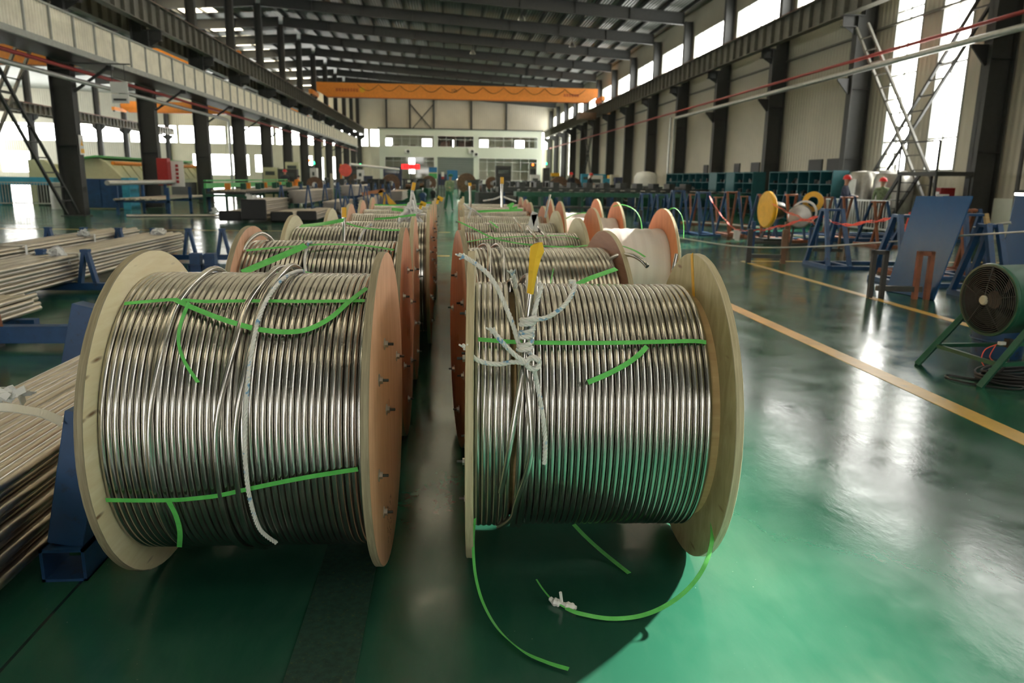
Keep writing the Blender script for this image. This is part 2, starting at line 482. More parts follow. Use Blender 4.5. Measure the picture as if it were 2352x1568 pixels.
def window(fn, a0, a1, b0, b1, va=(), hb=(), fr=.05, mat='steel_light', depth=.1):
    """framed window: fn(a, b, h) maps to the wall; va, hb are mullion positions; one pane mesh"""
    WN[0] += 1
    mb = MB()
    def bx(aa, ab, ba, bb, d0=-.02, d1=depth):
        vs = [fn(a, b, h) for a in (aa, ab) for b in (ba, bb) for h in (d0, d1)]
        mb.add(vs, [(0, 1, 3, 2), (4, 6, 7, 5), (0, 4, 5, 1), (2, 3, 7, 6), (0, 2, 6, 4), (1, 5, 7, 3)])
    bx(a0, a0 + fr, b0, b1); bx(a1 - fr, a1, b0, b1); bx(a0 + fr, a1 - fr, b0, b0 + fr); bx(a0 + fr, a1 - fr, b1 - fr, b1)
    for a in va: bx(a - .025, a + .025, b0 + fr, b1 - fr, 0, .06)
    for b in hb: bx(a0 + fr, a1 - fr, b - .025, b + .025, 0, .06)
    o = struct('window_%d' % WN[0], mb, mat, smooth=False)
    p = MB().add([fn(a0 + .02, b0 + .02, .045), fn(a1 - .02, b0 + .02, .045), fn(a1 - .02, b1 - .02, .045), fn(a0 + .02, b1 - .02, .045)], [(0, 1, 2, 3)])
    pn = p.build('window_pane', 'glass', o, smooth=False)
    return o
# right wall
fR = lambda a, b, h: (15.6 + h, a, b)
holes = []
for k in range(len(YC) - 1):
    holes.append((YC[k] + .45, YC[k + 1] - .45, 8.95, 10.48, 'c'))
twins = []
for k in (5, 15, 16, 17):
    twins += [(YC[k] + 1.85, YC[k] + 3.4, 1.9, 8.3, 't'), (YC[k] + 4.35, YC[k] + 5.95, 1.9, 8.3, 't')]
holes += twins
small = [(37.0, 38.1), (39.6, 40.4), (44.6, 45.4), (30.6, 31.8), (34.9, 35.8)]
holes += [(28.6, 29.0, 1.95, 2.45, 's')]
struct('wall_right', panel_grid(Y0, Y1, 0, 12.9, holes, fR, .25), 'wall_panel', smooth=False)
for h in holes:
    if h[4] == 'c': window(fR, *h[:4], va=[h[0] + (h[1] - h[0]) * i / 4 for i in (1, 2, 3)], fr=.06)
    elif h[4] == 't': window(fR, *h[:4], va=[(h[0] + h[1]) / 2], hb=(2.95, 5.2, 7.3), fr=.08)
    else: window(fR, *h[:4])
for a, b in small + [(29.02, 30.2)]:
    WN[0] += 1; o = struct('window_%d' % WN[0], MB().b2((15.55, a, 1.92), (15.6, b, 2.48)), 'steel_grey', smooth=False); MB().b2((15.54, a + .05, 1.97), (15.55, b - .05, 2.43)).build('window_pane', 'steel_dark', o, smooth=False)
# plinth and girts on the right wall
struct('baseboard_right', MB().b2((15.5, Y0, 0), (15.6, Y1, 1.15)), 'office', smooth=False)
g = MB()
for z in (6.9, 8.75): g.b2((15.48, Y0, z), (15.6, Y1, z + .07))
struct('trim_1', g, 'beam', smooth=False)
# end wall
fE = lambda a, b, h: (a, 114.2 + h, b)
eh = [(-66 + 6.8 * i + .15, -66 + 6.8 * (i + 1) - .15, 5.85, 8.3) for i in range(8)] + [(-11.45, -9.95, 5.85, 8.3), (13.15, 15.1, 5.85, 8.3),
      (-63.5, -59.5, 1.4, 4.4), (-37, -29, 1.4, 4.4), (-28.2, -25.8, 1.9, 4.4), (-21.3, -19.9, 1.7, 4.4), (-19.3, -18.3, .9, 4.2), (-17.6, -16.6, 1.0, 4.3),
      (-9.7, -8.2, 5.75, 7.15), (-3.9, -2.4, 5.75, 7.15), (4.6, 6.0, 5.75, 7.15), (9.9, 11.4, 5.75, 7.15), (-5.9, -4.8, 2.0, 4.3), (.6, .85, 5.75, 7.0)]
struct('wall_end', panel_grid(-67.5, 15.85, 0, 16, eh, fE, .25), 'wall_panel_x', smooth=False)
for a0, a1, b0, b1 in eh:
    n = max(1, int((a1 - a0) / 1.1)); window(fE, a0, a1, b0, b1, va=[a0 + (a1 - a0) * i / n for i in range(1, n)], hb=[(b0 + b1) / 2] if b1 - b0 < 2 else [], fr=.05)
# left wall and the wall behind the photographer
fL = lambda a, b, h: (-67.5 - h, a, b)
lh = [(YC[k] + .6, YC[k + 1] - .6, 2.8, 9.6) for k in range(3, 18)]  # unseen windows, made taller to brighten the walkway panels and machine bay
struct('wall_left', panel_grid(Y0, Y1, 0, 16, lh, fL, .25), 'wall_panel', smooth=False)
for h in lh: window(fL, *h)
fB = lambda a, b, h: (a, Y0 - h, b)
bh = [(-12.2, -7.4, 5.9, 8.3), (3.4, 8.0, 5.9, 8.3)]
struct('wall_back', panel_grid(-67.5, 15.85, 0, 16, bh + [(-9.5, -5.2, 0, 4.2)], fB, .25), 'wall_panel_x', smooth=False)
for h in bh: window(fB, *h, va=[(h[0] + h[1]) / 2])
struct('door_1', MB().b2((-9.6, Y0 + .02, 4.0), (-5.1, Y0 + .3, 4.5)), 'shutter', smooth=False)
# roof
sky = [(-9.4, 12.6, YC[k] + 3.3, YC[k] + (3.75 if k < 6 else 4.0)) for k in range(1, len(YC) - 1)]
fT = lambda a, b, h: (a, b, under(a) + .93 + h)
struct('ceiling', panel_grid(-13.1, 15.85, Y0, Y1, sky, fT, .06), 'roof', smooth=False)
for i, (a0, a1, b0, b1) in enumerate(sky):
    o = struct('window_%d' % (WN[0] + 1 + i), MB().add([fT(a, b, h) for a in (a0, a1) for b in (b0, b1) for h in (0, .03)], [(0, 1, 3, 2), (4, 6, 7, 5), (0, 4, 5, 1), (2, 3, 7, 6), (0, 2, 6, 4), (1, 5, 7, 3)]), 'skylight', smooth=False)
WN[0] += len(sky)
sky2 = [(-38, -35.5, YC[k] + 1.0, YC[k] + 5.9) for k in range(4, len(YC) - 1)] + [(-20, -17.5, YC[k] + 1.0, YC[k] + 5.9) for k in range(4, len(YC) - 1)]  # machine bay skylights, made larger to brighten that side
struct('ceiling', panel_grid(-40.3, -13.1, Y0, Y1, sky2, fT, .06), 'roof', smooth=False)
for i, (a0, a1, b0, b1) in enumerate(sky2):
    struct('window_%d' % (WN[0] + 1 + i), MB().add([fT(a, b, h) for a in (a0, a1) for b in (b0, b1) for h in (0, .03)], [(0, 1, 3, 2), (4, 6, 7, 5), (0, 4, 5, 1), (2, 3, 7, 6), (0, 2, 6, 4), (1, 5, 7, 3)]), 'skylight', smooth=False)
WN[0] += len(sky2)
fT2 = lambda a, b, h: (a, b, 12.25 + .04 * (-40.3 - a) + h)
struct('ceiling', panel_grid(-67.6, -40.3, Y0, Y1, [], fT2, .06), 'roof', smooth=False)

# rafters: one per column line and bay
def rafter(xa, xb, y, label, group):
    mb = MB(); n = 8
    for i in range(n):
        x0, x1 = xa + (xb - xa) * i / n, xa + (xb - xa) * (i + 1) / n
        mb.bar((x0, y, under(x0) + .01), (x1, y, under(x1) + .01), .26, .025)
        mb.bar((x0, y, under(x0) + .36), (x1, y, under(x1) + .36), .02, .68)
        mb.bar((x0, y, under(x0) + .70), (x1, y, under(x1) + .70), .26, .025)
        mb.box((x0, y, under(x0) + .35), (.02, .24, .66))
    return tag(mb.build('roof_rafter', 'steel_grey', smooth=False), label, 'rafter', group)
VIEWC = [k for k in range(len(YC)) if YC[k] > 12]
for k in VIEWC[1:-1]:
    i = k - VIEWC[0]
    rafter(14.95, -12.95, YC[k], 'grey steel roof rafter spanning the main aisle, %s from the near end' % ORD[i - 1], 'rafters of the main aisle')
    rafter(-13.3, -40.1, YC[k], 'grey steel roof rafter over the machine bay, %s from the near end' % ORD[i - 1], 'rafters of the machine bay')
for i in range(21):
    x = 14.9 - i * 1.385
    mb = MB(); z = under(x) + .72
    mb.b2((x - .03, Y0, z), (x - .01, Y1, z + .19)); mb.b2((x - .03, Y0, z), (x + .06, Y1, z + .015)); mb.b2((x - .09, Y0, z + .175), (x - .01, Y1, z + .19))
    tag(mb.build('roof_purlin', 'steel_dark' if i % 4 else 'steel_grey', smooth=False), 'long dark roof purlin, %s one from the wall of tall windows' % (ORD[i] if i < 20 else 'twenty-first'), 'purlin', 'purlins of the main roof')
for i in range(14):
    x = -14.5 - i * 1.9
    z = under(x) + .72
    tag(MB().b2((x - .05, 10, z), (x + .05, Y1, z + .19)).build('roof_purlin', 'steel_dark', smooth=False), 'dark roof purlin over the machine bay, %s from the walkway columns' % ORD[i], 'purlin', 'purlins over the machine bay')

# columns
def column(x, y, side, label, group):
    """side +1: faces +x (left row); -1: faces -x (right row); the wide lower shaft, crane corbel and slim upper shaft are one welded piece"""
    mb = MB(); s = side; d = .72; fw = .36
    def xx(a): return s * a
    def b(lo, hi): mb.b2((min(xx(lo[0]), xx(hi[0])), lo[1], lo[2]), (max(xx(lo[0]), xx(hi[0])), hi[1], hi[2]))
    b((-d, -.012, 0), (0, .012, 7.45)); b((-.025, -fw / 2, 0), (0, fw / 2, 7.45)); b((-d, -fw / 2, 0), (-d + .025, fw / 2, 7.45))
    b((-d - .06, -.26, 0), (.06, .26, .03))
    for z in (2.4, 4.9): b((-d, -fw / 2, z), (0, fw / 2, z + .015))
    tz = under(x) + .2
    b((-d + .02, -.012, 7.45), (-d + .47, .012, tz)); b((-d, -.16, 7.45), (-d + .025, .16, tz)); b((-d + .45, -.16, 7.45), (-d + .475, .16, tz))
    # corbel carrying the crane beam
    poly = [(0, 6.85), (.02, 6.8), (.5, 7.1), (.5, 7.45), (-d + .3, 7.45), (-d + .3, 6.85)]
    mb.prism([(xx(u), v) for u, v in poly], -.015, .015, 'Y'); b((-.2, -fw / 2, 7.43), (.55, fw / 2, 7.46)); b((-.0, -.12, 7.05), (.52, .12, 7.09))
    o = mb.build('steel_column', 'steel_grey', None, (x, y, 0), smooth=False)
    return tag(o, label, 'column', group)
def column_far(x, y, label, group):
    mb = MB()
    mb.b2((-.3, -.012, 0), (.3, .012, 11.2)); mb.b2((.28, -.16, 0), (.3, .16, 11.2)); mb.b2((-.3, -.16, 0), (-.28, .16, 11.2)); mb.b2((-.36, -.22, 0), (.36, .22, .03))
    for s in (-1, 1): mb.prism([(s * .3, 6.3), (s * .7, 6.6), (s * .7, 6.9), (s * .3, 6.9)], -.1, .1, 'Y')
    return tag(mb.build('steel_column', 'steel_grey', None, (x, y, 0), smooth=False), label, 'column', group)
for k in range(len(YC)):
    if YC[k] < 12: 
        if YC[k] > -3: column(XR, YC[k], -1, 'grey steel wall column out beside the photographer, %s one' % ('first' if YC[k] < 3 else 'second'), 'columns beside the camera')
        continue
    i = k - VIEWC[0]
    column(XR, YC[k], -1, 'dark steel column along the window wall, %s from the near end' % ORD[i], 'columns along the window wall')
    if i: column(XL, YC[k], 1, 'dark steel column of the white walkway row, %s from the near end' % ORD[i - 1], 'columns under the walkway')
    if i > 1: column_far(-40.2, YC[k], 'slim dark column far across the machine bay, %s from the near end' % ORD[i - 2], 'columns far across the machine bay')
# crane beams span by span
def crane_beam(x, ya, yb, label, group, z0=7.46, h=.95, mat='beam'):
    mb = MB()
    mb.b2((x - .01, ya, z0), (x + .01, yb, z0 + h)); mb.b2((x - .17, ya, z0), (x + .17, yb, z0 + .03)); mb.b2((x - .19, ya, z0 + h), (x + .19, yb, z0 + h + .03))
    n = 8
    for i in range(n + 1):
        y = ya + .01 + (yb - ya - .02) * i / n
        mb.b2((x - .16, y - .008, z0 + .03), (x + .16, y + .008, z0 + h))
    o = tag(mb.build('crane_runway_beam', mat, smooth=False), label, 'beam', group)
    r = MB().b2((x - .035, ya, z0 + h + .03), (x + .035, yb, z0 + h + .14)); r.build('crane_rail', 'rail', o, smooth=False)
    return o
for k in range(len(YC) - 1):
    if YC[k + 1] < 12: continue
    i = k - VIEWC[0] + 1
    crane_beam(14.45, YC[k] + .01, YC[k + 1] - .01, 'ribbed crane beam along the window wall, %s span from the near end' % ORD[i], 'runway beams along the window wall')
    if i: crane_beam(-12.35, YC[k] + .01, YC[k + 1] - .01, 'ribbed crane beam just above the white walkway, %s span from the near end' % ORD[i - 1], 'runway beams above the walkway')
    if i: crane_beam(-13.95, YC[k] + .01, YC[k + 1] - .01, 'ribbed crane beam behind the walkway columns, %s span from the near end' % ORD[i - 1], 'runway beams on the machine bay side')
    if i > 1:
        for xx in (-39.4, -41.0):
            crane_beam(xx, YC[k] + .01, YC[k + 1] - .01, 'small %s crane beam across the machine bay, %s span from the near end' % ('nearer' if xx > -40 else 'farther', ORD[i - 2]), 'far runway beams', 6.92, .8)

# lattice cross braces between columns
def lattice(x, ya, za, yb, zb, label, mat='steel_grey', w=.78, n=15):
    mb = MB(); p = Vector((0, ya, za)); q = Vector((0, yb, zb)); d = (q - p).normalized(); up = Vector((0, 1, 0))
    for s in (-1, 1): mb.bar(p + up * s * w / 2, q + up * s * w / 2, .08, .08, (1, 0, 0))
    L = (q - p).length
    for i in range(1, n):
        c = p + d * (L * i / n); mb.bar(c - up * w / 2, c + up * w / 2, .04, .04)
    o = mb.build('cross_brace', mat, None, (x, 0, 0), smooth=False)
    return tag(o, label, 'brace', 'lattice cross braces')
a, b_ = YC[5], YC[6]
lattice(15.15, a + .6, 6.9, b_ - .6, .3, 'dark ladder-like brace crossing the tall windows, foot beside the man in red helmet')
lattice(14.72, b_ - .6, 7.0, a + .6, .1, 'lighter ladder-like brace crossing the tall windows, top at the farther column', 'beam')  # lighter beam paint puts the light on this brace into its colour
lattice(XL - .2, YC[6] - .6, .1, YC[5] + .6, 7.0, 'lattice cross brace landing at the foot of the nearest walkway column')
lattice(XL - .4, YC[6] - .6, 7.0, YC[5] + .6, .1, 'lattice cross brace rising to the top of the nearest walkway column', 'beam')
k2 = 13
lattice(15.15, YC[k2] + .6, .3, YC[k2 + 1] - .6, 7.0, 'small far lattice brace between far wall columns rising away')
lattice(14.95, YC[k2 + 1] - .6, .3, YC[k2] + .6, 7.0, 'small far lattice brace between far wall columns rising nearer')

# the white walkway
t = thing('walkway', 'elevated walkway with white ribbed side panels running along the column row', 'walkway', (0, 0, 0))
WX, WA, WB = -11.4, 14.0, 98.0
mb = MB(); per = .16; n = int((WB - WA) / per)
vs = []; fs = []
for i in range(n):
    for dy, dx in ((0, 0), (.04, .055), (.08, .055), (.12, 0)):
        y = WA + i * per + dy; vs += [(WX - dx, y, 5.22), (WX - dx, y, 6.14)]
m_ = len(vs) // 2
fs = [(2 * i, 2 * i + 1, 2 * i + 3, 2 * i + 2) for i in range(m_ - 1)]
mb.add(vs, fs); mb.build('side_panel', 'sheet', t, smooth=False)
mb = MB()
for z in (5.62, 5.72, 5.82): mb.b2((WX - .075, WA, z), (WX - .05, WB, z + .025))
mb.build('cable_rail', 'steel_light', t, smooth=False)
MB().b2((WX - .03, WA, 6.14), (WX + .04, WB, 6.20)).build('top_rail', 'steel_light', t, smooth=False)
MB().b2((WX - .05, WA, 5.04), (WX + .05, WB, 5.22)).build('edge_beam', 'steel_light', t, smooth=False)
MB().b2((XL + .03, WA, 5.06), (WX - .05, WB, 5.12)).build('deck', 'steel_dark', t, smooth=False)
MB().b2((XL + .05, WA, 6.10), (XL + .09, WB, 6.16)).build('rear_rail', 'steel_grey', t, smooth=False)
y = WA
while y < WB:
    MB().b2((WX - .01, y - .03, 5.2), (WX + .05, y + .03, 6.16)).build('post', 'steel_light', t, smooth=False); y += 1.39
for k in VIEWC[1:12]:
    MB().bar((XL + .01, YC[k], 4.2), (WX - .1, YC[k], 5.02), .08).b2((WX - .16, YC[k] - .07, 4.9), (WX + .03, YC[k] + .07, 5.05)).build('bracket', 'steel_grey', t, smooth=False)
# stairs at the far end of the walkway
mb = MB()
for s in (-.35, .35): mb.bar((WX - .6 + s, 98.2, 5.0), (WX - .6 + s, 102.2, 0.1), .08, .22)
for i in range(14): mb.box((WX - .6, 98.4 + i * .27, 4.7 - i * .335), (.7, .22, .03))
mb.bar((WX - .2, 98.2, 5.9), (WX - .2, 102.2, 1.0), .05)
mb.build('stair', 'steel_grey', t, smooth=False)

# pipes along the walls
def pipe(name, pts, r, mat, label, n=10, brackets=()):
    mb = MB(); mb.tube(pts, r, n)
    o = tag(mb.build(name, mat), label, 'pipe')
    for b in brackets: b.build('pipe_bracket', 'steel_dark', o, smooth=False)
    return o
br = [MB().prism([(14.32, YC[k] * 0 + 5.28), (14.8, 5.28), (14.8, 4.75), (14.75, 4.72), (14.42, 5.1), (14.32, 5.2)], YC[k] - .03, YC[k] + .03, 'Y') for k in VIEWC[:5]]
pipe('air_pipe', [(14.4, -6, 5.4), (14.4, 47.9, 5.4), (14.4, 48.0, 5.3), (14.4, 48.0, .0)], .095, 'galv', 'thick grey pipe along the window wall columns, turning down to the floor', brackets=br)
pipe('air_pipe', [(14.1, 48.0, 5.42), (14.1, 48.0, .0)], .07, 'galv', 'thinner grey drop pipe beside the end of the thick wall pipe')
pipe('fire_pipe', [(14.4, -6, 5.77), (14.4, 108, 5.77)], .055, 'red_pipe', 'thin dark red pipe running above the grey pipe along the window wall')
pipe('fire_pipe', [(-12.2, 14, 4.79), (-12.2, 104, 4.79)], .06, 'red_pipe', 'thin dark red pipe under the white walkway')
pipe('air_pipe', [(-12.2, 14, 4.46), (-12.2, 44, 4.46), (-12.2, 44.1, 4.3), (-12.2, 44.1, .0)], .075, 'galv', 'grey pipe under the white walkway next to the red pipe')
for i, (yy, m) in enumerate(((17.6, 'cream'), (18.4, 'galv'), (19.2, 'steel_grey'))):
    pipe('drop_pipe', [(15.3, yy, .05), (15.3, yy, 8.4)], .075 if i == 0 else .055, m, ['cream drop pipe on the wall right of the nearest dark column', 'grey drop pipe on the wall, middle of three', 'dark drop pipe on the wall nearest the dark column'][i])

# the orange travelling crane
def crane(y, xa, xb, label, z=8.62, h=1.30, detail=True):
    t = thing('bridge_crane', label, 'crane', (0, y, 0), 0, None)
    mb = MB(); e = .9
    mb.prism([(xa + .3, z + h * .42), (xa + e + .3, z + .05), (xb - e - .3, z + .05), (xb - .3, z + h * .42), (xb - .3, z + h), (xa + .3, z + h)], -.28, .28, 'Y')
    mb.build('girder', 'orange', t, smooth=False)
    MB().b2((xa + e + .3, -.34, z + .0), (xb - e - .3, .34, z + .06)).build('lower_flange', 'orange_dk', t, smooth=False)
    for x in (xa, xb):
        MB().b2((x - .16, -1.7, z + .12), (x + .16, 1.7, z + .5)).build('end_truck', 'orange', t, smooth=False)
        for yy in (-1.4, 1.4): MB().cyl((x - .07, yy, z + .12), (x + .07, yy, z + .12), .15, 14).build('wheel', 'steel_dark', t)
    if detail:
        pts = []
        n = 11; x0, x1 = xa + 4, xb - 1.5
        for i in range(n * 8 + 1):
            f = i / 8; pts.append((x0 + (x1 - x0) * f / n, -.36, z + h - .12 - .55 * abs(math.sin(PI * f))))
        MB().tube(pts, .02, 5).build('festoon_cable', 'black', t)
        MB().b2((xb - 2.2, -1.6, z - 1.55), (xb - .6, .0, z - .95)).build('cab_frame', 'brown', t, smooth=False)
    return t
crc = crane(73, -12.35, 14.45, 'long orange bridge crane spanning the main aisle')
# the lettering on the girder: red marks at both ends and 10t in the middle
def marks(x0, n, w, z0, hh, parent, mat, yy=-.292):
    mb = MB(); r = random.Random(3)
    for i in range(n):
        x = x0 + i * w
        for j in range(3): mb.b2((x, yy, z0 + hh * j / 3 + r.random() * .02), (x + w * .72, yy + .01, z0 + hh * j / 3 + .045))
        mb.b2((x + w * .1, yy, z0), (x + w * .2, yy + .01, z0 + hh)); mb.b2((x + w * .55, yy, z0), (x + w * .65, yy + .01, z0 + hh))
    return mb.build('lettering', mat, parent, smooth=False)
marks(-10.3, 8, .26, 9.15, .28, crc, 'red'); marks(10.9, 6, .25, 9.15, .26, crc, 'red')
def text(s, size, loc, rot, mat, parent=None, name='lettering', ext=.004):
    c = bpy.data.curves.new(name, 'FONT'); c.body = s; c.size = size; c.extrude = ext; c.align_x = 'CENTER'; c.align_y = 'CENTER'
    c.materials.append(MT[mat]); o = bpy.data.objects.new(name, c); COL.objects.link(o); o.location = loc; o.rotation_euler = rot
    me = bpy.data.meshes.new_from_object(o.evaluated_get(bpy.context.evaluated_depsgraph_get())); bpy.data.objects.remove(o)
    o = bpy.data.objects.new(name, me); COL.objects.link(o); o.location = loc; o.rotation_euler = rot
    if parent: o.parent = parent
    return o
text('10t', .42, (.55, -.29, 9.45), (PI / 2, 0, 0), 'steel_dark', crc)
MB().lathe([(0, 0), (.24, 0), (.24, .012), (0, .012)], 20, 'Y', (-7.9, -.305, 9.32)).build('round_badge', 'yellow', crc)
crane(56, -39.2, -14.1, 'orange bridge crane high in the machine bay, nearest of its cranes', 8.58, 1.3, False)
crane(96, -39.2, -14.1, 'orange bridge crane in the machine bay, farthest one above the window band', 8.58, 1.3, False)
crane(70, -65, -41.0, 'low orange bridge crane beyond the far slim columns', 7.86, 1.1, False)
# lamps hanging from the rafters
for i, (x, k) in enumerate(((6.9, 8), (4.6, 9), (9.0, 10), (2.0, 11), (10.4, 14), (3.6, 16))):
    o = thing('hanging_lamp', 'unlit bell-shaped lamp hanging under the main roof, %s one counted from the near end' % ORD[i], 'lamp', (x, YC[k] + .1, under(x) - .55), 0, 'bell lamps under the main roof')
    MB().lathe([(.04, .2), (.10, .16), (.22, -.05), (.24, -.12), (.22, -.12), (.09, .12)], 20).build('lamp_shade', 'zinc', o)
    MB().cyl((0, 0, .18), (0, 0, .6), .02, 6).build('stem', 'steel_dark', o)

# end of the aisle: two-storey office with a shutter
fO = lambda a, b, h: (a, 106 + h, b)
oh = [(-8.6, -1.9, 5.62, 7.15), (-1.5, 3.55, 5.62, 7.15), (4.1, 12.4, 5.62, 7.15), (-8.7, -1.9, 1.2, 4.25), (-1.5, 3.5, 0, 4.25), (4.2, 12.4, 1.2, 4.25)]
struct('wall_office', panel_grid(-9.45, 13.0, 0, 7.95, oh, fO, .22), 'office', smooth=False)
struct('ceiling_office', MB().b2((-9.6, 105.9, 7.95), (13.15, 114.1, 8.08)), 'steel_grey', smooth=False)
struct('floor_office', MB().b2((-9.2, 106.25, 4.6), (12.8, 114.1, 4.8)), 'office', smooth=False)
mb = MB()
for x in (-9.35, -1.7, 3.8, 12.9): mb.b2((x - .1, 106.25, 0), (x + .1, 114.1, 4.6)); mb.b2((x - .1, 106.25, 4.8), (x + .1, 114.1, 7.94))
struct('wall_partition', mb, 'office', smooth=False)
mb = MB(); mb.b2((-9.2, 108.6, 0), (-5.95, 108.7, 4.6)); mb.b2((-4.75, 108.6, 0), (-1.8, 108.7, 4.6)); mb.b2((3.9, 108.6, 0), (12.8, 108.7, 4.6)); struct('wall_pale_backing', mb, 'cream', smooth=False)  # cream backing added to make the lower office windows look lighter
for a0, a1, b0, b1 in oh:
    if b0 == 0: continue
    n = int((a1 - a0) / 1.05)
    window(fO, a0, a1, b0, b1, va=[a0 + (a1 - a0) * i / n for i in range(1, n)], hb=[b1 - .5] if b0 > 5 else [2.5, 3.7], mat='white', fr=.07)
struct('door_2', MB().b2((-1.5, 106.1, 0), (3.5, 106.18, 4.25)), 'shutter', smooth=False)
for i, (x, z) in enumerate(((-5.6, 4.95), (3.2, 5.1), (3.75, 4.7))):
    o = thing('air_conditioner', ['grey air conditioner box on the office front above the LED board', 'pale air conditioner box above the shutter', 'lower pale air conditioner box beside the one above the shutter'][i], 'air conditioner', (x, 105.79, z))
    MB().box((0, 0, 0), (.75, .4, .55)).build('body', 'white', o, smooth=False, bevel=.02); MB().lathe([(.0, 0), (.2, 0), (.2, .02)], 16, 'Y', (.1, -.23, 0)).build('fan_grille', 'steel_dark', o)
for i, x in enumerate((-9.0, -5.6, -2.1, 3.4, 8.6)):
    struct('trim_%d' % (i + 2), MB().b2((x - .12, 113.85, 8.1), (x + .12, 114.15, 13.2)), 'steel_grey', smooth=False)
lat = MB(); lat.bar((-5.5, 114.0, 11.9), (-2.2, 114.0, 8.2), .12); lat.bar((-5.5, 114.0, 8.2), (-2.2, 114.0, 11.9), .12)
tag(lat.build('cross_brace', 'steel_grey', smooth=False), 'dark X-shaped brace on the end wall above the office roof', 'brace')
for i, (x0, x1, m) in enumerate(((-7.9, -6.9, 'brownwin'), (-5.6, -4.6, 'brownwin'), (-1.1, .2, 'brownwin'), (1.4, 3.2, 'brownwin'), (7.2, 8.2, 'brownwin'), (8.9, 9.4, 'brownwin'))):
    tag(MB().b2((x0, 108.0, 4.8), (x1, 108.5, 6.5 if 1 < i < 4 else 5.9)).build('office_cupboard', m, smooth=False, bevel=.02), 'brown cupboard behind the upper office windows, %s from the walkway side' % ORD[i], 'cupboard', 'cupboards behind the upper office windows')

# painted lines and joints on the floor
def line(x0, y0, x1, y1, w=.14):
    d = Vector((x1 - x0, y1 - y0, 0)).normalized(); c = Vector((-d.y, d.x, 0)) * w / 2; p, q = Vector((x0, y0, .003)), Vector((x1, y1, .003))
    mb = MB().add([p - c, q - c, q + c, p + c, *[v + Vector((0, 0, -.0025)) for v in (p - c, q - c, q + c, p + c)]], [(0, 1, 2, 3), (0, 4, 5, 1), (1, 5, 6, 2), (2, 6, 7, 3), (3, 7, 4, 0)])
    o = mb.build('floor_line', 'yellow_line', smooth=False); o['kind'] = 'structure'
line(3.47, -3, 3.47, 40, .16); line(5.68, -3, 5.68, 13.9, .12); line(5.68, 13.93, 14, 13.9, .12)
line(-24, 21.05, .05, 21.05, .09); line(-7.5, 14.6, .02, 14.6, .10); line(-3.6, 22, -3.6, 60, .1)
o = MB().b2((-.505, -2, .001), (-.29, 60, .004)).build('floor_trench_cover', 'trench', smooth=False); o['kind'] = 'structure'
# ================================================================ reels of coiled tube
RF = .61
def hit(u, v, yc, r, z0=RF, off=0.):
    """front point where a sight line meets the coil (a cylinder lying along x)"""
    d = ray(u, v); o = EYE - Vector((0, yc, z0)); r = r + off
    A = d.y ** 2 + d.z ** 2; B = 2 * (o.y * d.y + o.z * d.z); Cc = o.y ** 2 + o.z ** 2 - r * r
    D = B * B - 4 * A * Cc
    t = (-B - math.sqrt(D)) / (2 * A) if D > 0 else -B / (2 * A)
    return EYE + d * t
def flange(face, parent, x, side, n=96, t=.028, inner=None, seed=0, R=RF):
    r = random.Random(seed); mb = MB(); J = [1 + .0022 * (r.random() - .5) for _ in range(n)]
    prof = [(.03, -t / 2), (.40, -t / 2), (R - .003, -t / 2), (R, -t / 2 + .002), (R - .001, -t / 6), (R, t / 6), (R, t / 2 - .002), (R - .003, t / 2), (.40, t / 2), (.03, t / 2)]
    L = len(prof); vs = []
    for k in range(n):
        a = 2 * PI * k / n
        for rr, h in prof: q = rr * (J[k] if rr > .5 else 1); vs.append((h, q * math.cos(a), q * math.sin(a)))
    for k in range(n):
        k2 = (k + 1) % n
        for i in range(L):
            j = (i + 1) % L; mb.f.append((k * L + i, k2 * L + i, k2 * L + j, k * L + j)); mb.m.append(1 if 2 <= i <= 6 else 0)
    mb.v = vs
    return mb.build('flange', [face, 'ply_edge_dark' if seed in (3, 8, 7, 12) else 'ply_edge'], parent, (x, 0, R))
def make_bolt(parent, x, y, z, side, proto=[None]):
    if proto[0] is None:
        mb = MB(); mb.lathe([(0, 0), (.022, 0), (.022, .003), (0, .003)], 14, 'X'); mb.lathe([(0, .003), (.013, .003), (.013, .014), (0, .014)], 6, 'X')
        mb.cur = 1; mb.lathe([(0, .014), (.0055, .014), (.0055, .034), (0, .035)], 8, 'X')
        o = mb.build('bolt', ['zinc', 'machine'], parent, smooth=False); proto[0] = o
    else:
        o = proto[0].copy(); COL.objects.link(o); o.parent = parent
    o.location = (x, y, z); o.rotation_euler = (0, 0, 0 if side > 0 else PI)
    return o
def coil_path(x0, x1, rc, pitch, seg, wob=0., seed=0, blend=.12):
    r = random.Random(seed); turns = int(round((x1 - x0) / pitch)); pitch = (x1 - x0) / max(1, turns); pts = []
    J = [r.gauss(0, wob) for _ in range(turns + 2)]; JR = [abs(r.gauss(0, wob * .7)) for _ in range(turns + 2)]
    for k in range(turns):
        for i in range(seg):
            f = i / seg; a = -PI * .45 + 2 * PI * f                # starts low at the back, crossover there
            s = 0 if f < 1 - blend else (f - 1 + blend) / blend
            jx = J[k] * (1 - s) + J[k + 1] * s; jr = JR[k] * (1 - s) + JR[k + 1] * s
            pts.append((x0 + pitch * (k + .5 + s) + jx, (rc + jr) * math.cos(a), (rc + jr) * math.sin(a)))
    return pts
BOLTS = [(.36, 20), (.36, 80), (.40, 140), (.36, 200), (.40, 262), (.36, 318)]
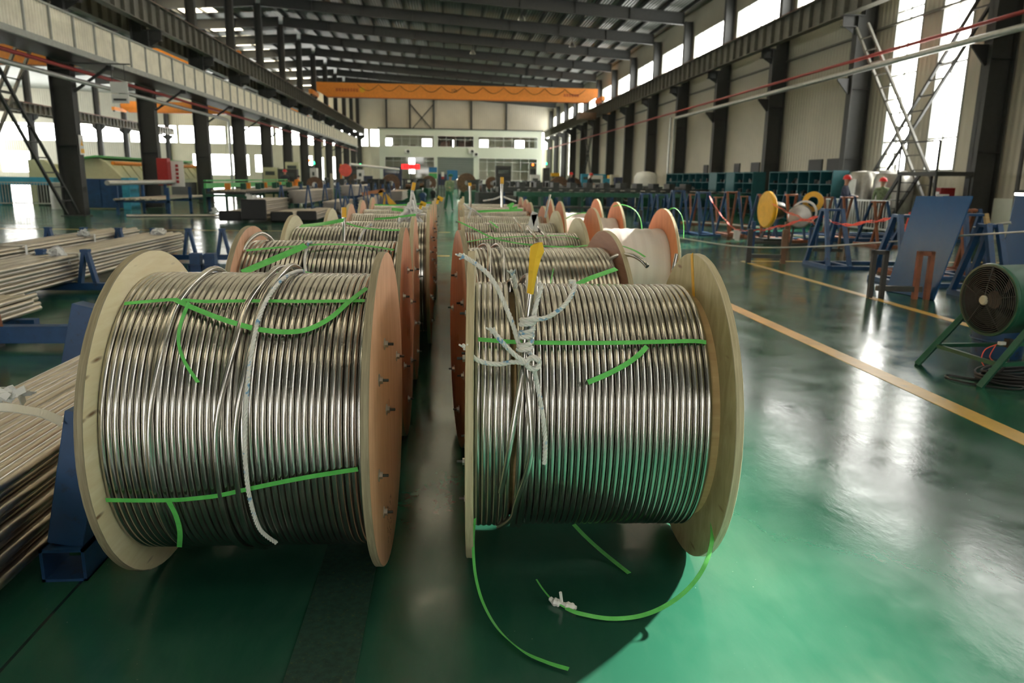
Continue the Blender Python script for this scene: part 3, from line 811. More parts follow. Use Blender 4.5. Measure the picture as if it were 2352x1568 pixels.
def make_reel(label, xc, yc, yaw, half, rc, faces, seg=64, ns=8, pitch=.0235, xin=(0, 0), bolts=(1,), drum=.40, group='reels', seed=1, bang=None, wob=.0004, wrap=False, n=96, R=RF):
    """a plywood reel: xc, yc on the floor, half = half the clear width between flanges"""
    t = thing('cable_reel', label, 'reel', (xc, yc, 0), yaw, group)
    if wrap: drum = .3
    flange(faces[0], t, -half - .014, -1, n, seed=seed, R=R); flange(faces[1], t, half + .014, 1, n, seed=seed + 5, R=R)
    MB().lathe([(drum - .03, -half), (drum, -half), (drum, half), (drum - .03, half)], 48, 'X').build('drum', 'batten', t, (0, 0, R))
    if wrap:
        mb = MB(); prof = []; m = 22
        for i in range(m + 1):
            x = -half + .004 + (2 * half - .008) * i / m; prof.append((rc + .005 * math.sin(i * 1.9), x))
        mb.lathe([(.1, prof[0][1])] + prof + [(.1, prof[-1][1])], 64, 'X'); mb.build('plastic_wrap', 'wrap', t, (0, 0, R))
    else:
        mb = MB(); mb.tube(coil_path(-half + .002 + xin[0], half - .002 - xin[1], rc - pitch / 2, pitch, seg, wob, seed), pitch * .483, ns)
        mb.build('coiled_tube', 'tube', t, (0, 0, R))
    for s in bolts:
        for rr, a in (bang or BOLTS):
            a = math.radians(a); make_bolt(t, s * (half + .028), rr * math.cos(a), R + rr * math.sin(a), s)
    return t

LB = [(.30, 112), (.36, 148), (.10, 170), (.40, 200), (.42, 232), (.36, 20)]
GL, GR = 'tube reels in the row beside the walkway side of the aisle', 'tube reels in the row beside the yellow line'
L1 = make_reel('biggest front reel of steel tube, one flange pale and the other pink', -.69, 2.86, -.025, .423, .527, ('ply_pale', 'ply_pink'), 112, 10, .0222, bang=LB, group=GL, n=160, seed=3)
R1 = make_reel('front reel of steel tube with white rope and yellow paper on its tube end', .536, 2.874, -.044, .433, .485, ('ply_cream', 'ply_pine'), 112, 10, .0226, xin=(.145, .035), bolts=(-1,), drum=.448, group=GR, n=160, seed=4)
L2 = make_reel('second reel of the walkway-side row, looped tube rising by its pink flange', -.69, 4.32, -.01, .418, .53, ('ply_pink', 'ply_orange'), 80, 8, .0235, group=GL, seed=7)
R2 = make_reel('second reel beside the yellow line, orange flanges with a bent tube end poking out', .478, 4.13, .072, .40, .515, ('ply_orange', 'ply_brown'), 80, 8, .0235, bolts=(-1,), group=GR, seed=8, wob=.0008)
L3 = make_reel('third walkway-side reel, cream outer flange, yellow-capped tube end standing up', -.69, 5.55, 0, .42, .53, ('ply_cream', 'ply_pink'), 64, 7, .0245, group=GL, seed=9)
R3 = make_reel('third reel beside the yellow line, cream outer flange, loosened turns on its coil', .53, 5.52, .008, .42, .50, ('ply_orange', 'ply_cream'), 64, 7, .019, bolts=(-1,), group=GR, seed=10, wob=.0007)
L4 = make_reel('fourth reel of the walkway-side row with a cream outer flange', -.61, 6.79, 0, .42, .50, ('ply_cream', 'ply_pink'), 56, 6, .0235, group=GL, seed=11)
R4 = make_reel('fourth reel beside the yellow line, small cream outer flange and folded paper tag', .54, 6.76, 0, .42, .50, ('ply_orange', 'ply_cream'), 56, 6, .021, bolts=(-1,), group=GR, seed=12)
L5 = make_reel('fifth reel of the walkway-side row, its tube end and white film tied on top', -.61, 8.03, 0, .41, .51, ('ply_pink', 'ply_pink'), 48, 6, .0235, group=GL, seed=13)
R5 = make_reel('fifth reel beside the yellow line, green straps bunched over its coil', .58, 8.0, 0, .42, .50, ('ply_orange', 'ply_orange'), 48, 6, .021, bolts=(-1,), group=GR, seed=14)
L6 = make_reel('sixth reel of the walkway-side row with pink flanges', -.62, 9.32, 0, .42, .50, ('ply_pink', 'ply_pink'), 48, 6, .0235, group=GL, seed=15)
R6 = make_reel('sixth reel beside the yellow line, white-rope knot at its aisle end', .57, 9.25, 0, .42, .50, ('ply_pink', 'ply_orange'), 48, 6, .021, bolts=(-1,), group=GR, seed=16)
L7 = make_reel('last and farthest reel of the walkway-side row', -.62, 10.6, 0, .42, .50, ('ply_pink', 'ply_pink'), 40, 6, .0235, group=GL, seed=17)
R7 = make_reel('seventh reel beside the yellow line, white tube end with yellow cap standing on it', .63, 10.5, 0, .44, .50, ('ply_pink', 'ply_orange'), 40, 6, .021, bolts=(-1,), group=GR, seed=18)
R8 = make_reel('last and farthest reel of the row beside the yellow line', .68, 11.75, 0, .44, .50, ('ply_pink', 'ply_orange'), 40, 6, .021, bolts=(-1,), group=GR, seed=19)
GW = 'white wrapped reels'
make_reel('nearest white-wrapped reel with orange plywood flanges', 1.85, 7.62, .02, .36, .40, ('ply_orange', 'ply_orange'), wrap=True, bolts=(), group=GW, seed=21)
make_reel('middle white-wrapped reel with orange plywood flanges, partly behind the nearest one', 1.83, 9.75, .0, .36, .40, ('ply_orange', 'ply_orange'), wrap=True, bolts=(), group=GW, seed=22)
make_reel('farthest white-wrapped reel, only its orange flange showing behind the others', 1.87, 11.2, .0, .34, .40, ('ply_orange', 'ply_orange'), wrap=True, bolts=(), group=GW, seed=23)
YM = MB().b2((0, 0, 0), (.001, .001, .001))

# yellow stripe on the near flange beside the floor line: painted mark on its inner face
mb = MB(); mb.add([(.4315, -.02, RF + .50), (.4315, -.05, RF + .50), (.4315, -.10, RF + .606), (.4315, -.125, RF + .596)], [(0, 1, 3, 2)])
mb = MB(); mb.ribbon([(.4322, .045, RF + .606), (.4322, -.03, RF + .42)], .028, (1, 0, 0), .003)
mb.build('yellow_stripe', 'yellow', R1, smooth=False)
# pen scribbles low on the aisle flange of the front reel
mb = MB(); r = random.Random(5)
for i in range(34):
    y, z = -.08 + r.uniform(-.07, .07), .16 + r.uniform(-.07, .08); a = r.uniform(0, PI)
    mb.ribbon([(.4516, y, z), (.4516, y + .012 * math.cos(a), z + .012 * math.sin(a))], .003, (1, 0, 0), .0004)
mb.build('pen_mark', 'black', L1, smooth=False)

def loc(root, p):
    """world point -> a reel's own frame"""
    m = Matrix.Translation(root.location) @ Matrix.Rotation(root.rotation_euler.z, 4, 'Z')
    return m.inverted() @ Vector(p)
# first turns at the aisle end of R1 stand slightly proud
mb = MB(); mb.tube(coil_path(-.431, -.431 + .0232 * 5.5, .485 - .0109 + .004, .0232, 112, .0006, 3), .0109, 10)
mb.build('coiled_tube', 'tube', R1, (0, 0, RF))
def ring_turn(root, name, rc, xs, seg=120, r=.0108, closed=True, a0=0, a1=2 * PI, mat='tube', n=10):
    """one loose turn: xs = [(angle in degrees, x, extra radius)] interpolated round the coil"""
    pts = []
    K = sorted(xs)
    for i in range(seg + (0 if closed else 1)):
        a = a0 + (a1 - a0) * i / seg; dg = math.degrees(a)
        if closed:
            kk = [(K[-1][0] - 360, *K[-1][1:])] + K + [(K[0][0] + 360, *K[0][1:])]
        else: kk = [(-999, *K[0][1:])] + K + [(999, *K[-1][1:])]
        for p, q in zip(kk, kk[1:]):
            if p[0] <= dg <= q[0]:
                f = (dg - p[0]) / (q[0] - p[0]); f = f * f * (3 - 2 * f)
                x = p[1] + (q[1] - p[1]) * f; e = p[2] + (q[2] - p[2]) * f; break
        pts.append((x, (rc + e) * math.cos(a), (rc + e) * math.sin(a)))
    mb = MB(); mb.tube(pts, r, n, closed=closed)
    return mb.build(name, mat, root, (0, 0, RF))
# angles: 90 = top, 180 = front (towards the photographer), 270 = bottom
ring_turn(L1, 'loose_turn', .527, [(60, .06, .012), (95, .045, .022), (130, .0, .008), (180, -.05, .006), (230, -.055, .006), (300, -.04, .006)])
ring_turn(L1, 'loose_turn', .527, [(60, .095, .012), (92, .09, .028), (130, .055, .012), (180, .012, .008), (230, .0, .006), (300, .0, .006)])
ring_turn(L1, 'loose_turn', .527, [(60, -.215, .008), (95, -.20, .014), (130, -.235, .004), (180, -.26, -.002), (230, -.265, -.003), (300, -.25, 0)])
ring_turn(R1, 'loose_turn', .485, [(60, -.25, .01), (88, -.225, .030), (112, -.235, .020), (140, -.262, .012), (180, -.275, .008), (230, -.285, .004), (280, -.27, 0)])
ring_turn(R1, 'loose_turn', .485, [(60, -.215, .01), (88, -.195, .024), (112, -.208, .016), (140, -.232, .010), (180, -.248, .006), (230, -.262, .004), (280, -.24, 0)])
ring_turn(R1, 'loose_turn', .485, [(60, -.30, .008), (90, -.285, .012), (140, -.26, .022), (180, -.235, .020), (215, -.285, .014), (240, -.335, .010), (280, -.345, .004)])
ring_turn(R2, 'loose_turn', .515, [(60, -.30, .008), (95, -.27, .018), (140, -.30, .008), (200, -.33, .004), (290, -.33, .002)])
ring_turn(R2, 'loose_turn', .515, [(60, -.22, .008), (95, -.20, .016), (140, -.23, .008), (200, -.25, .004), (290, -.25, .002)])
ring_turn(R3, 'loose_turn', .50, [(60, .18, .02), (95, .13, .05), (140, .22, .012), (200, .28, .004), (290, .25, .002)], r=.0095, n=8)
ring_turn(R3, 'loose_turn', .50, [(60, .10, .02), (95, .05, .045), (140, .14, .012), (200, .19, .004), (290, .15, .002)], r=.0095, n=8)
ring_turn(R4, 'loose_turn', .50, [(60, .10, .02), (95, .05, .05), (140, .14, .012), (200, .19, .004), (290, .15, .002)], r=.0095, n=8)
# rising tube ends with caps
def tube_end(root, pts, r, cap=None, label=None, caplen=.09, n=12):
    q = smooth_path([loc(root, p) for p in pts], 8)
    mb = MB(); mb.tube(q, r, n); o = mb.build('tube_end', 'tube', root)
    a, b = q[-2], q[-1]; d = (b - a).normalized()
    if cap == 'hole':
        MB().cyl(b - d * .001, b + d * .0008, r * .82, 14).build('bore_shade', 'black', o)  # black disc stands in for the shaded bore of the tube
    elif cap:
        mb = MB(); mb.cyl(b - d * caplen, b + d * .008, r * 1.25, 12); mb.build('tape_cap', cap, o)
    return o
tube_end(R1, [hit(1150, 1130, 2.874, .49, off=.004), hit(1168, 1040, 2.874, .49, off=.012), hit(1184, 950, 2.874, .49, off=.022), hit(1196, 870, 2.874, .49, off=.032), hit(1205, 790, 2.874, .49, off=.045), atY(1214, 720, 2.46), atY(1222, 660, 2.47), atY(1232, 590, 2.48)], .0105)
tube_end(R2, [atY(1395, 600, 3.98), atY(1418, 587, 3.90), atY(1448, 585, 3.80), atY(1472, 596, 3.74), atY(1487, 612, 3.70)], .0115, 'hole')
tube_end(L2, [atY(548, 600, 4.12), atY(562, 567, 4.16), atY(580, 545, 4.2), atY(600, 536, 4.26), atY(618, 545, 4.32), atY(632, 562, 4.36)], .0115)
tube_end(L3, [atY(789, 560, 5.2), atY(790, 520, 5.24), atY(790, 479, 5.26)], .0135, 'yellow', caplen=.06)
tube_end(L6, [atY(943, 482, 9.0), atY(946, 450, 9.02), atY(951, 421, 9.05)], .018, 'yellow', caplen=.085)
tube_end(R5, [atY(1153, 476, 7.7), atY(1153, 440, 7.72), atY(1153, 409, 7.75)], .0145, 'yellow', caplen=.06)
tube_end(R6, [atY(1080, 476, 9.0), atY(1080, 450, 9.0), atY(1079, 421, 9.0)], .016, 'yellow', caplen=.03)
tube_end(R4, [atY(1253, 500, 6.5), atY(1257, 478, 6.52), atY(1264, 447, 6.56)], .011)
tube_end(R2, [atY(1541, 660, 4.6), atY(1547, 620, 4.62), atY(1554, 583, 4.64)], .0125, 'hole')
# yellow paper wound on the rising tube end of the front reel
Pp = lambda u, v, Y=2.475: loc(R1, atY(u, v, Y))
mb = MB()
ring = [((1210, 672, 2.455), (1225, 676, 2.455)), ((1213, 650, 2.45), (1229, 652, 2.46)), ((1214, 620, 2.455), (1235, 622, 2.46)), ((1216, 590, 2.47), (1243, 592, 2.475)), ((1218, 566, 2.48), (1250, 577, 2.48)), ((1228, 559, 2.485), (1246, 556, 2.485))]
vs = []
for (a, b) in ring:
    A, B = Pp(*a), Pp(*b); m2 = (A + B) / 2
    vs += [A, m2 + Vector((0, -.012, 0)), B, m2 + Vector((0, .014, 0))]
fs = []
for i in range(len(ring) - 1):
    for k in range(4): k2 = (k + 1) % 4; fs.append((i * 4 + k, i * 4 + k2, i * 4 + 4 + k2, i * 4 + 4 + k))
mb.add(vs, fs + [(3, 2, 1, 0)]); o = mb.build('paper_wrap', 'paper', R1, smooth=False)
o['label'] = 'yellow paper twisted round the tube end'

# ---------------------------------------------------------------- straps and ropes
def spts(spec, yc, rc, off=.004):
    return [hit(p[0], p[1], yc, rc, off=off if len(p) < 4 else p[3]) if (len(p) < 3 or p[2] is None) else atY(*p[:3]) for p in spec]
def strap(spec, yc, rc, label, w=.016, off=.004, group=None, nrm=None, k=8, th=.0012):
    P = smooth_path(spts(spec, yc, rc, off), k)
    f = nrm or (lambda p: Vector((0, p.y - yc, p.z - RF)))
    mb = MB(); mb.ribbon(P, w, f, th)
    return tag(mb.build('plastic_strap', 'strap'), label, 'strap', group)
G = 'green straps on the reels'
y1, r1 = 2.86, .527
strap([(285, 697), (340, 692), (400, 688), (470, 692), (540, 691), (620, 691), (700, 692), (780, 691), (838, 690)], y1, r1, 'green strap running straight across the upper coil of the biggest front reel', off=.008)
strap([(400, 687), (440, 705), (500, 729), (560, 748), (600, 757), (660, 762), (710, 755), (760, 729), (800, 694), (843, 661)], y1, r1, 'green strap sagging in a curve across the biggest front reel', off=.016, w=.019)
strap([(434, 694), (416, 740), (410, 785), (424, 830), (455, 878)], y1, r1, 'narrow green strap tail hanging down the upper coil of the biggest front reel', off=.022, w=.014, nrm=lambda p: Vector((1, -.6, .1)))
strap([(243, 1148), (320, 1149), (400, 1148), (440, 1145), (500, 1138), (560, 1125), (640, 1108), (720, 1093), (822, 1077)], y1, r1, 'green strap slanting across the lower coil of the biggest front reel', off=.012)
strap([(388, 1152), (404, 1184), (413, 1220), (412, 1256)], y1, r1, 'short green strap tail below the lower strap of the biggest front reel', off=.018, w=.017)
y2, r2 = 2.874, .485
strap([(1098, 779), (1180, 785), (1280, 787), (1400, 787), (1500, 785), (1590, 783), (1622, 786)], y2, r2, 'green strap straight across the front of the roped reel', off=.018)
strap([(1350, 878), (1395, 859), (1440, 835), (1470, 812), (1486, 795)], y2, r2, 'green strap tail curling off the middle of the roped reel', off=.022, w=.018)
strap([(1318, 657, 3.0), (1350, 641, 3.05), (1385, 628, 3.12), (1416, 617, 3.2)], y2, r2, 'bright green strap end sticking up between the two nearest reels by the yellow line', w=.023, nrm=lambda p: Vector((.1, -.6, .8)))
y3 = 4.32
strap([(556, 626, 3.88), (610, 603, 3.92), (660, 582, 3.98), (702, 563, 4.04)], y3, .53, 'wide green strap rising diagonally over the second walkway-side reel', w=.040, nrm=lambda p: Vector((.0, -.7, .7)))
strap([(566, 575, None, .01), (630, 569, None, .01), (700, 564, None, .016), (740, 561, None, .016), (830, 563, None, .01), (905, 574, None, .01)], y3, .53, 'thin green strap across the top of the second walkway-side reel', w=.02)
strap([(690, 623, 3.35), (720, 629, 3.30), (762, 637, 3.25)], y3, .53, 'short green strap end lying behind the top of the biggest front reel', w=.018, nrm=lambda p: Vector((0, -.4, .9)))
strap([(1052, 508, 5.1), (1090, 526, 5.0), (1130, 545, 4.9), (1180, 557, 4.8), (1240, 564, 4.7), (1310, 568, 4.6)], 5.52, .5, 'long thin green strap drooping over the third yellow-line reel', w=.012, nrm=lambda p: Vector((0, -.5, .8)))
strap([(1310, 568, 4.6), (1365, 562, 4.5), (1415, 562, 4.35), (1455, 574, 4.2), (1482, 590, 4.1)], 5.52, .5, 'green strap arching from the buckle towards the brown flange of the second reel', w=.014, nrm=lambda p: Vector((0, -.4, .9)))
strap([(1268, 571, 4.64), (1292, 569, 4.62), (1317, 567, 4.6)], 5.52, .5, 'bright folded green strap end at the buckle above the second reel', w=.022, nrm=lambda p: Vector((0, -.8, .5)))
strap([(1290, 571, 4.3), (1276, 600, 4.0), (1264, 652, 3.6)], 5.52, .5, 'thread-thin green strap falling from the buckle over the second reel', w=.006, nrm=lambda p: Vector((0, -1, .4)))
strap([(690, 519, 5.4), (740, 514, 5.2), (790, 505, 5.1)], 5.55, .53, 'broad green strap on top of the third walkway-side reel', w=.03, nrm=lambda p: Vector((0, -.8, .6)))
strap([(795, 512, 5.2), (830, 522, 5.15), (880, 528, 5.1), (925, 528, 5.1)], 5.55, .53, 'thin green strap over the aisle half of the third walkway-side reel', w=.010, nrm=lambda p: Vector((0, -.8, .6)))
strap([(860, 503, 6.4), (900, 500, 6.3), (955, 493, 6.3)], 6.79, .5, 'green strap across the fourth walkway-side reel', w=.02, nrm=lambda p: Vector((0, -.8, .6)))
strap([(900, 480, 7.6), (925, 483, 7.6), (940, 490, 7.6)], 8.03, .5, 'green strap bunched on the fifth walkway-side reel', w=.035, nrm=lambda p: Vector((0, -.8, .6)))
strap([(860, 470, 10.2), (900, 471, 10.2), (950, 469, 10.2), (990, 465, 10.2)], 10.6, .5, 'thin green strap over the last walkway-side reel', w=.02, nrm=lambda p: Vector((0, -.8, .6)))
strap([(1090, 486, 7.6), (1140, 484, 7.6), (1200, 482, 7.6)], 8.0, .5, 'green strap across the fifth reel beside the yellow line', w=.025, nrm=lambda p: Vector((0, -.8, .6)))
strap([(1165, 473, 8.8), (1178, 467, 8.75), (1172, 478, 8.7), (1188, 476, 8.7)], 9.2, .5, 'crumpled green strap on the sixth reel beside the yellow line', w=.03, nrm=lambda p: Vector((0, -.8, .6)))
strap([(1125, 508, None, .02), (1135, 516, None, .02), (1143, 523, None, .02)], 6.76, .50, 'short green strap scrap on the fourth reel beside the yellow line', w=.02)
strap([(1070, 556, None, .01), (1120, 548, None, .01), (1200, 543, None, .01), (1290, 541, None, .01), (1330, 548, None, .01)], 5.52, .50, 'green strap lying along the third reel beside the yellow line', w=.010)
for i, (spec, lb) in enumerate((
        ([(1535, 482, 7.4), (1550, 478, 7.4), (1564, 492, 7.4), (1570, 515, 7.4), (1570, 548, 7.4)], 'green strap looping over the outer flange of the nearest white-wrapped reel'),
        ([(1408, 474, 9.5), (1430, 470, 9.5), (1455, 480, 9.5), (1470, 500, 9.5), (1475, 530, 9.5)], 'green strap looping out behind the middle white-wrapped reel'),
        ([(1300, 502, 8.9), (1320, 492, 8.9), (1345, 489, 8.9), (1360, 496, 8.9)], 'thin green strap arc over the middle white-wrapped reel'))):
    strap(spec, 7, .5, lb, w=.014, nrm=lambda p: Vector((.5, -.3, .6)))
# straps on the floor in front of the roped reel
def floor_strap(spec, label, w, nrm):
    lo = .004 + (w / 2 if nrm[2] < .8 else 0); Q = [atY(*p) for p in spec]
    P = smooth_path([q if q.z > lo else atZ(p[0], p[1], lo) for q, p in zip(Q, spec)], 10)
    mb = MB(); mb.ribbon(P, w, nrm, .0014); return tag(mb.build('plastic_strap', 'strap'), label, 'strap', 'loose straps on the floor')
floor_strap([(1091, 1190, 2.43), (1087, 1250, 2.44), (1092, 1320, 2.40), (1110, 1385, 2.33), (1145, 1445, 2.24), (1200, 1494, 2.15), (1255, 1520, 2.09), (1306, 1536, 2.04)], 'long loose green strap curving from the roped reel to the floor in front', .014, (.75, -.55, .55))
floor_strap([(1636, 1195, 2.44), (1634, 1250, 2.36), (1615, 1305, 2.30), (1580, 1352, 2.27), (1530, 1390, 2.26), (1470, 1414, 2.27), (1400, 1420, 2.30), (1330, 1408, 2.34), (1300, 1396, 2.36)], 'green strap bowing forward from the far flange of the roped reel to a white rag', .015, (.2, -.6, .75))
floor_strap([(1300, 1396, 2.36), (1270, 1378, 2.39), (1248, 1354, 2.44), (1232, 1330, 2.49)], 'thin green strap tail beyond the white rag on the floor', .006, (.2, -.6, .75))
floor_strap([(1318, 1204, 2.86), (1345, 1232, 2.80), (1385, 1268, 2.72), (1445, 1316, 2.635)], 'flat green strap end lying on the floor under the roped reel', .020, (0, 0, 1))
mb = MB(); r = random.Random(9)
P = smooth_path([atY(1262, 1372, 2.40), atY(1278, 1386, 2.38), atY(1292, 1388, 2.37), atY(1310, 1400, 2.35), atY(1324, 1407, 2.34)], 6)
for p in P: p.z = max(.012, p.z)
mb.tube(P, .01, 7, rfun=lambda f: .004 + .011 * abs(math.sin(f * 2 * PI)) + .002 * math.sin(f * 40)); mb.tube([atY(1290, 1386, 2.37) + Vector((0, 0, .008)), atY(1287, 1372, 2.36) + Vector((0, 0, .02))], .006, 6)
tag(mb.build('rag_knot', 'rag'), 'twisted white rag knotted on the floor strap in front of the roped reel', 'rag')
def rope_mesh(P, R, strands=3, pitch=.045):
    mb = MB(); L = 0; D = [0]
    for a, b in zip(P, P[1:]): L += (b - a).length; D.append(L)
    fr = None; F = []
    for i, p in enumerate(P):
        d = (P[min(i + 1, len(P) - 1)] - P[max(i - 1, 0)]).normalized()
        if fr is None: fr = d.cross(Vector((0, 0, 1)) if abs(d.z) < .9 else Vector((1, 0, 0))).normalized()
        fr = (fr - d * fr.dot(d)).normalized(); F.append((fr, d.cross(fr)))
    for s in range(strands):
        pts = [p + (f * math.cos(a) + g * math.sin(a)) * R * .5 for p, (f, g), a in ((P[i], F[i], 2 * PI * (D[i] / pitch + s / strands)) for i in range(len(P)))]
        mb.tube(pts, R * .56, 6)
    return mb
def dens(P, step=.004):
    out = []
    for a, b in zip(P, P[1:]):
        n = max(1, int((b - a).length / step)); out += [a.lerp(b, i / n) for i in range(n)]
    return out + [P[-1]]
def rope(specs, yc, rc, label, R=.008, frays=(), extra=None, step=.004):
    mb = MB()
    for sp in specs:
        P = dens(smooth_path(sp if isinstance(sp[0], Vector) else spts(sp, yc, rc, .012), 8), step)
        m = rope_mesh(P, R); mb.add(m.v, m.f)
        if sp in frays or (frays == 'all'):
            a, d = P[0], (P[0] - P[6]).normalized(); r = random.Random(2)
            for i in range(12):
                q = a + d * .022 + Vector((r.gauss(0, .005), r.gauss(0, .005), r.gauss(0, .005))); mb.tube([a - d * .006, a.lerp(q, .5) + Vector((0, 0, .001)), q], .0042, 5, rfun=lambda f: .0048 - .0015 * f)
    return tag(mb.build('rope', 'rope'), label, 'rope')
rope([[(700, 632, 2.95), (692, 622, 2.9), (665, 630), (640, 650), (612, 690), (592, 740), (577, 815), (567, 900), (562, 1000), (565, 1080), (575, 1150), (597, 1215), (634, 1246)]], y1, r1 + .012, 'white rope running down over the coil of the biggest front reel', R=.0075)
rope([[(703, 628, 3.86), (700, 600), (703, 575), (708, 558, 4.1), (716, 556, 4.2)]], y3, .53, 'white rope hanging over the second walkway-side reel', R=.008)
rope([[(825, 553), (832, 535), (845, 519), (856, 515, 5.5)]], 5.55, .53, 'white rope end over the third walkway-side reel', R=.009, step=.008)
wind = []
for i in range(90):
    f = i / 89; c = atY(1204, 812, 2.43).lerp(atY(1214, 722, 2.455), f); a = 2 * PI * 6.2 * f
    wind.append(c + Vector((math.cos(a) * .022, math.sin(a) * .022, .004 * math.sin(a * .5))))
kn = []
for i in range(60):
    a = 2 * PI * i / 59 * 2; c = atY(1224, 834, 2.395); kn.append(c + Vector((math.cos(a) * .021, .010 * math.sin(a * 1.5), math.sin(a) * .019)))
fa = [(1068, 590, 2.60), (1092, 605, 2.58), (1120, 628, 2.55), (1142, 660, 2.52), (1160, 700, 2.50), (1176, 740, 2.47), (1187, 775, 2.45), (1197, 806, 2.43)]
fb = [(1136, 764, 2.40), (1150, 782, 2.39), (1170, 803, 2.39), (1192, 822, 2.39), (1215, 833, 2.39)]
fc = [(1073, 803, 2.40), (1084, 818, 2.40), (1108, 831, 2.40), (1145, 836, 2.40), (1180, 831, 2.395), (1215, 836, 2.385)]
fd = [(1178, 630, 2.66), (1182, 645, 2.68), (1184, 660, 2.70)]
fe = [(1308, 648, 2.52), (1317, 647, 2.52), (1319, 662, 2.50), (1305, 690, 2.46), (1284, 712, 2.44), (1258, 728, 2.43), (1232, 733, 2.43), (1218, 731, 2.44)]
rope([fa, wind, [(1238, 652, 2.50), (1243, 660, 2.48), (1234, 690, 2.46), (1226, 722, 2.44)], fe, fb, fc, kn, [(1226, 846, 2.39), (1233, 880, None, .02), (1242, 925, None, .014), (1249, 975, None, .01), (1252, 1020, None, .008), (1250, 1065, None, .006)]], y2, r2,
     'white blue-flecked rope knotted round the rising tube end of the front reel', R=.0085, frays=(fa, fb, fc))
rope([fd], y2, r2, 'frayed white rope stub behind the top of the roped reel', R=.009, frays=(fd,))
for i, (pp, lb) in enumerate((
        ([(1066, 468, 7.6), (1078, 478, 7.5), (1090, 484, 7.5), (1105, 497, 7.5)], 'white rope across the aisle end of the fourth and fifth reels by the yellow line'),
        ([(1082, 482, 7.4), (1078, 492, 7.3), (1076, 500, 7.2)], 'short white rope tail at the aisle end of the fifth reel by the yellow line'),
        ([(1110, 461, 8.6), (1135, 457, 8.5), (1152, 451, 8.5), (1165, 456, 8.5), (1185, 462, 8.6)], 'white rope tied at the white tube end beside the yellow line row'),
        ([(916, 512, 6.2), (918, 500, 6.3), (925, 490, 6.5), (935, 484, 6.7)], 'white band over the fourth walkway-side reel'))):
    rope([pp], 5, .5, lb, R=.012, step=.012)
mb = MB(); r = random.Random(4)
for i in range(22):
    c = atY(945, 490, 7.6); mb.tube(smooth_path([c + Vector((r.gauss(0, .05), r.gauss(0, .04), r.gauss(0, .06))) for _ in range(4)], 4), .012, 5)
tag(mb.build('film_bundle', 'rag'), 'crumpled clear white film tied round the capped tube end in the walkway-side row', 'plastic film')
mb = MB(); c = atY(1222, 508, 6.3); mb.box(c, (.05, .02, .16), ry=.3); mb.box(c + Vector((.03, .0, -.01)), (.05, .02, .14), ry=-.2)
tag(mb.build('paper_tag', 'rag', smooth=False), 'folded white paper tag stuck among the turns of the fourth reel by the yellow line', 'paper tag')
for i, (u, v, Y, lb) in enumerate(((1011, 456, 9.2, 'yellow paper scrap on the aisle flange of the sixth walkway-side reel'), (972, 468, 9.1, 'yellow taped tube ends on the sixth walkway-side reel'))):
    c = atY(u, v, Y); mb = MB(); mb.box(c, (.07, .01, .05), ry=.4); mb.box(c + Vector((-.03, 0, -.03)), (.03, .01, .07), ry=.3)
    tag(mb.build('paper_scrap', 'paper', smooth=False), lb, 'paper')
# ================================================================ racks with straight tube bundles, walkway side
def rack(x0, x1, y, posts, h, label, lean=.10, w=.09, loc_h=.09, group='blue floor racks for tube bundles', ends=True):
    """a base beam along x with inverted-V posts"""
    t = thing('tube_rack', label, 'rack', (x0, y, 0), 0, group)
    mb = MB(); mb.b2((0, -.05, .03), (x1 - x0, .05, .03 + loc_h)); mb.b2((0, -.09, 0), (.12, .09, .03)); mb.b2((x1 - x0 - .12, -.09, 0), (x1 - x0, .09, .03))
    mb.build('base_beam', 'blue', t, smooth=False, bevel=.004)
    for px in posts:
        mb = MB(); x = px - x0
        mb.bar((x - lean, 0, .1), (x - .015, 0, h), .045, .09, (0, 1, 0)); mb.bar((x + lean, 0, .1), (x + .015, 0, h), .045, .09, (0, 1, 0)); mb.box((x, 0, h), (.10, .095, .035))
        mb.build('post', 'blue', t, smooth=False, bevel=.003)
    return t
rack(-6.2, -3.95, 7.35, [-5.6], .40, 'nearest long blue rack beam under the tube bundles')
rack(-6.6, -4.15, 9.85, [-5.14, -4.60], .53, 'middle blue rack beam with two tall posts in front of the tube bundles')
rack(-9.0, -3.7, 13.44, [-6.85, -6.27, -5.69, -5.11, -4.52, -3.95], .56, 'far blue rack beam with evenly spaced posts along the yellow floor line')
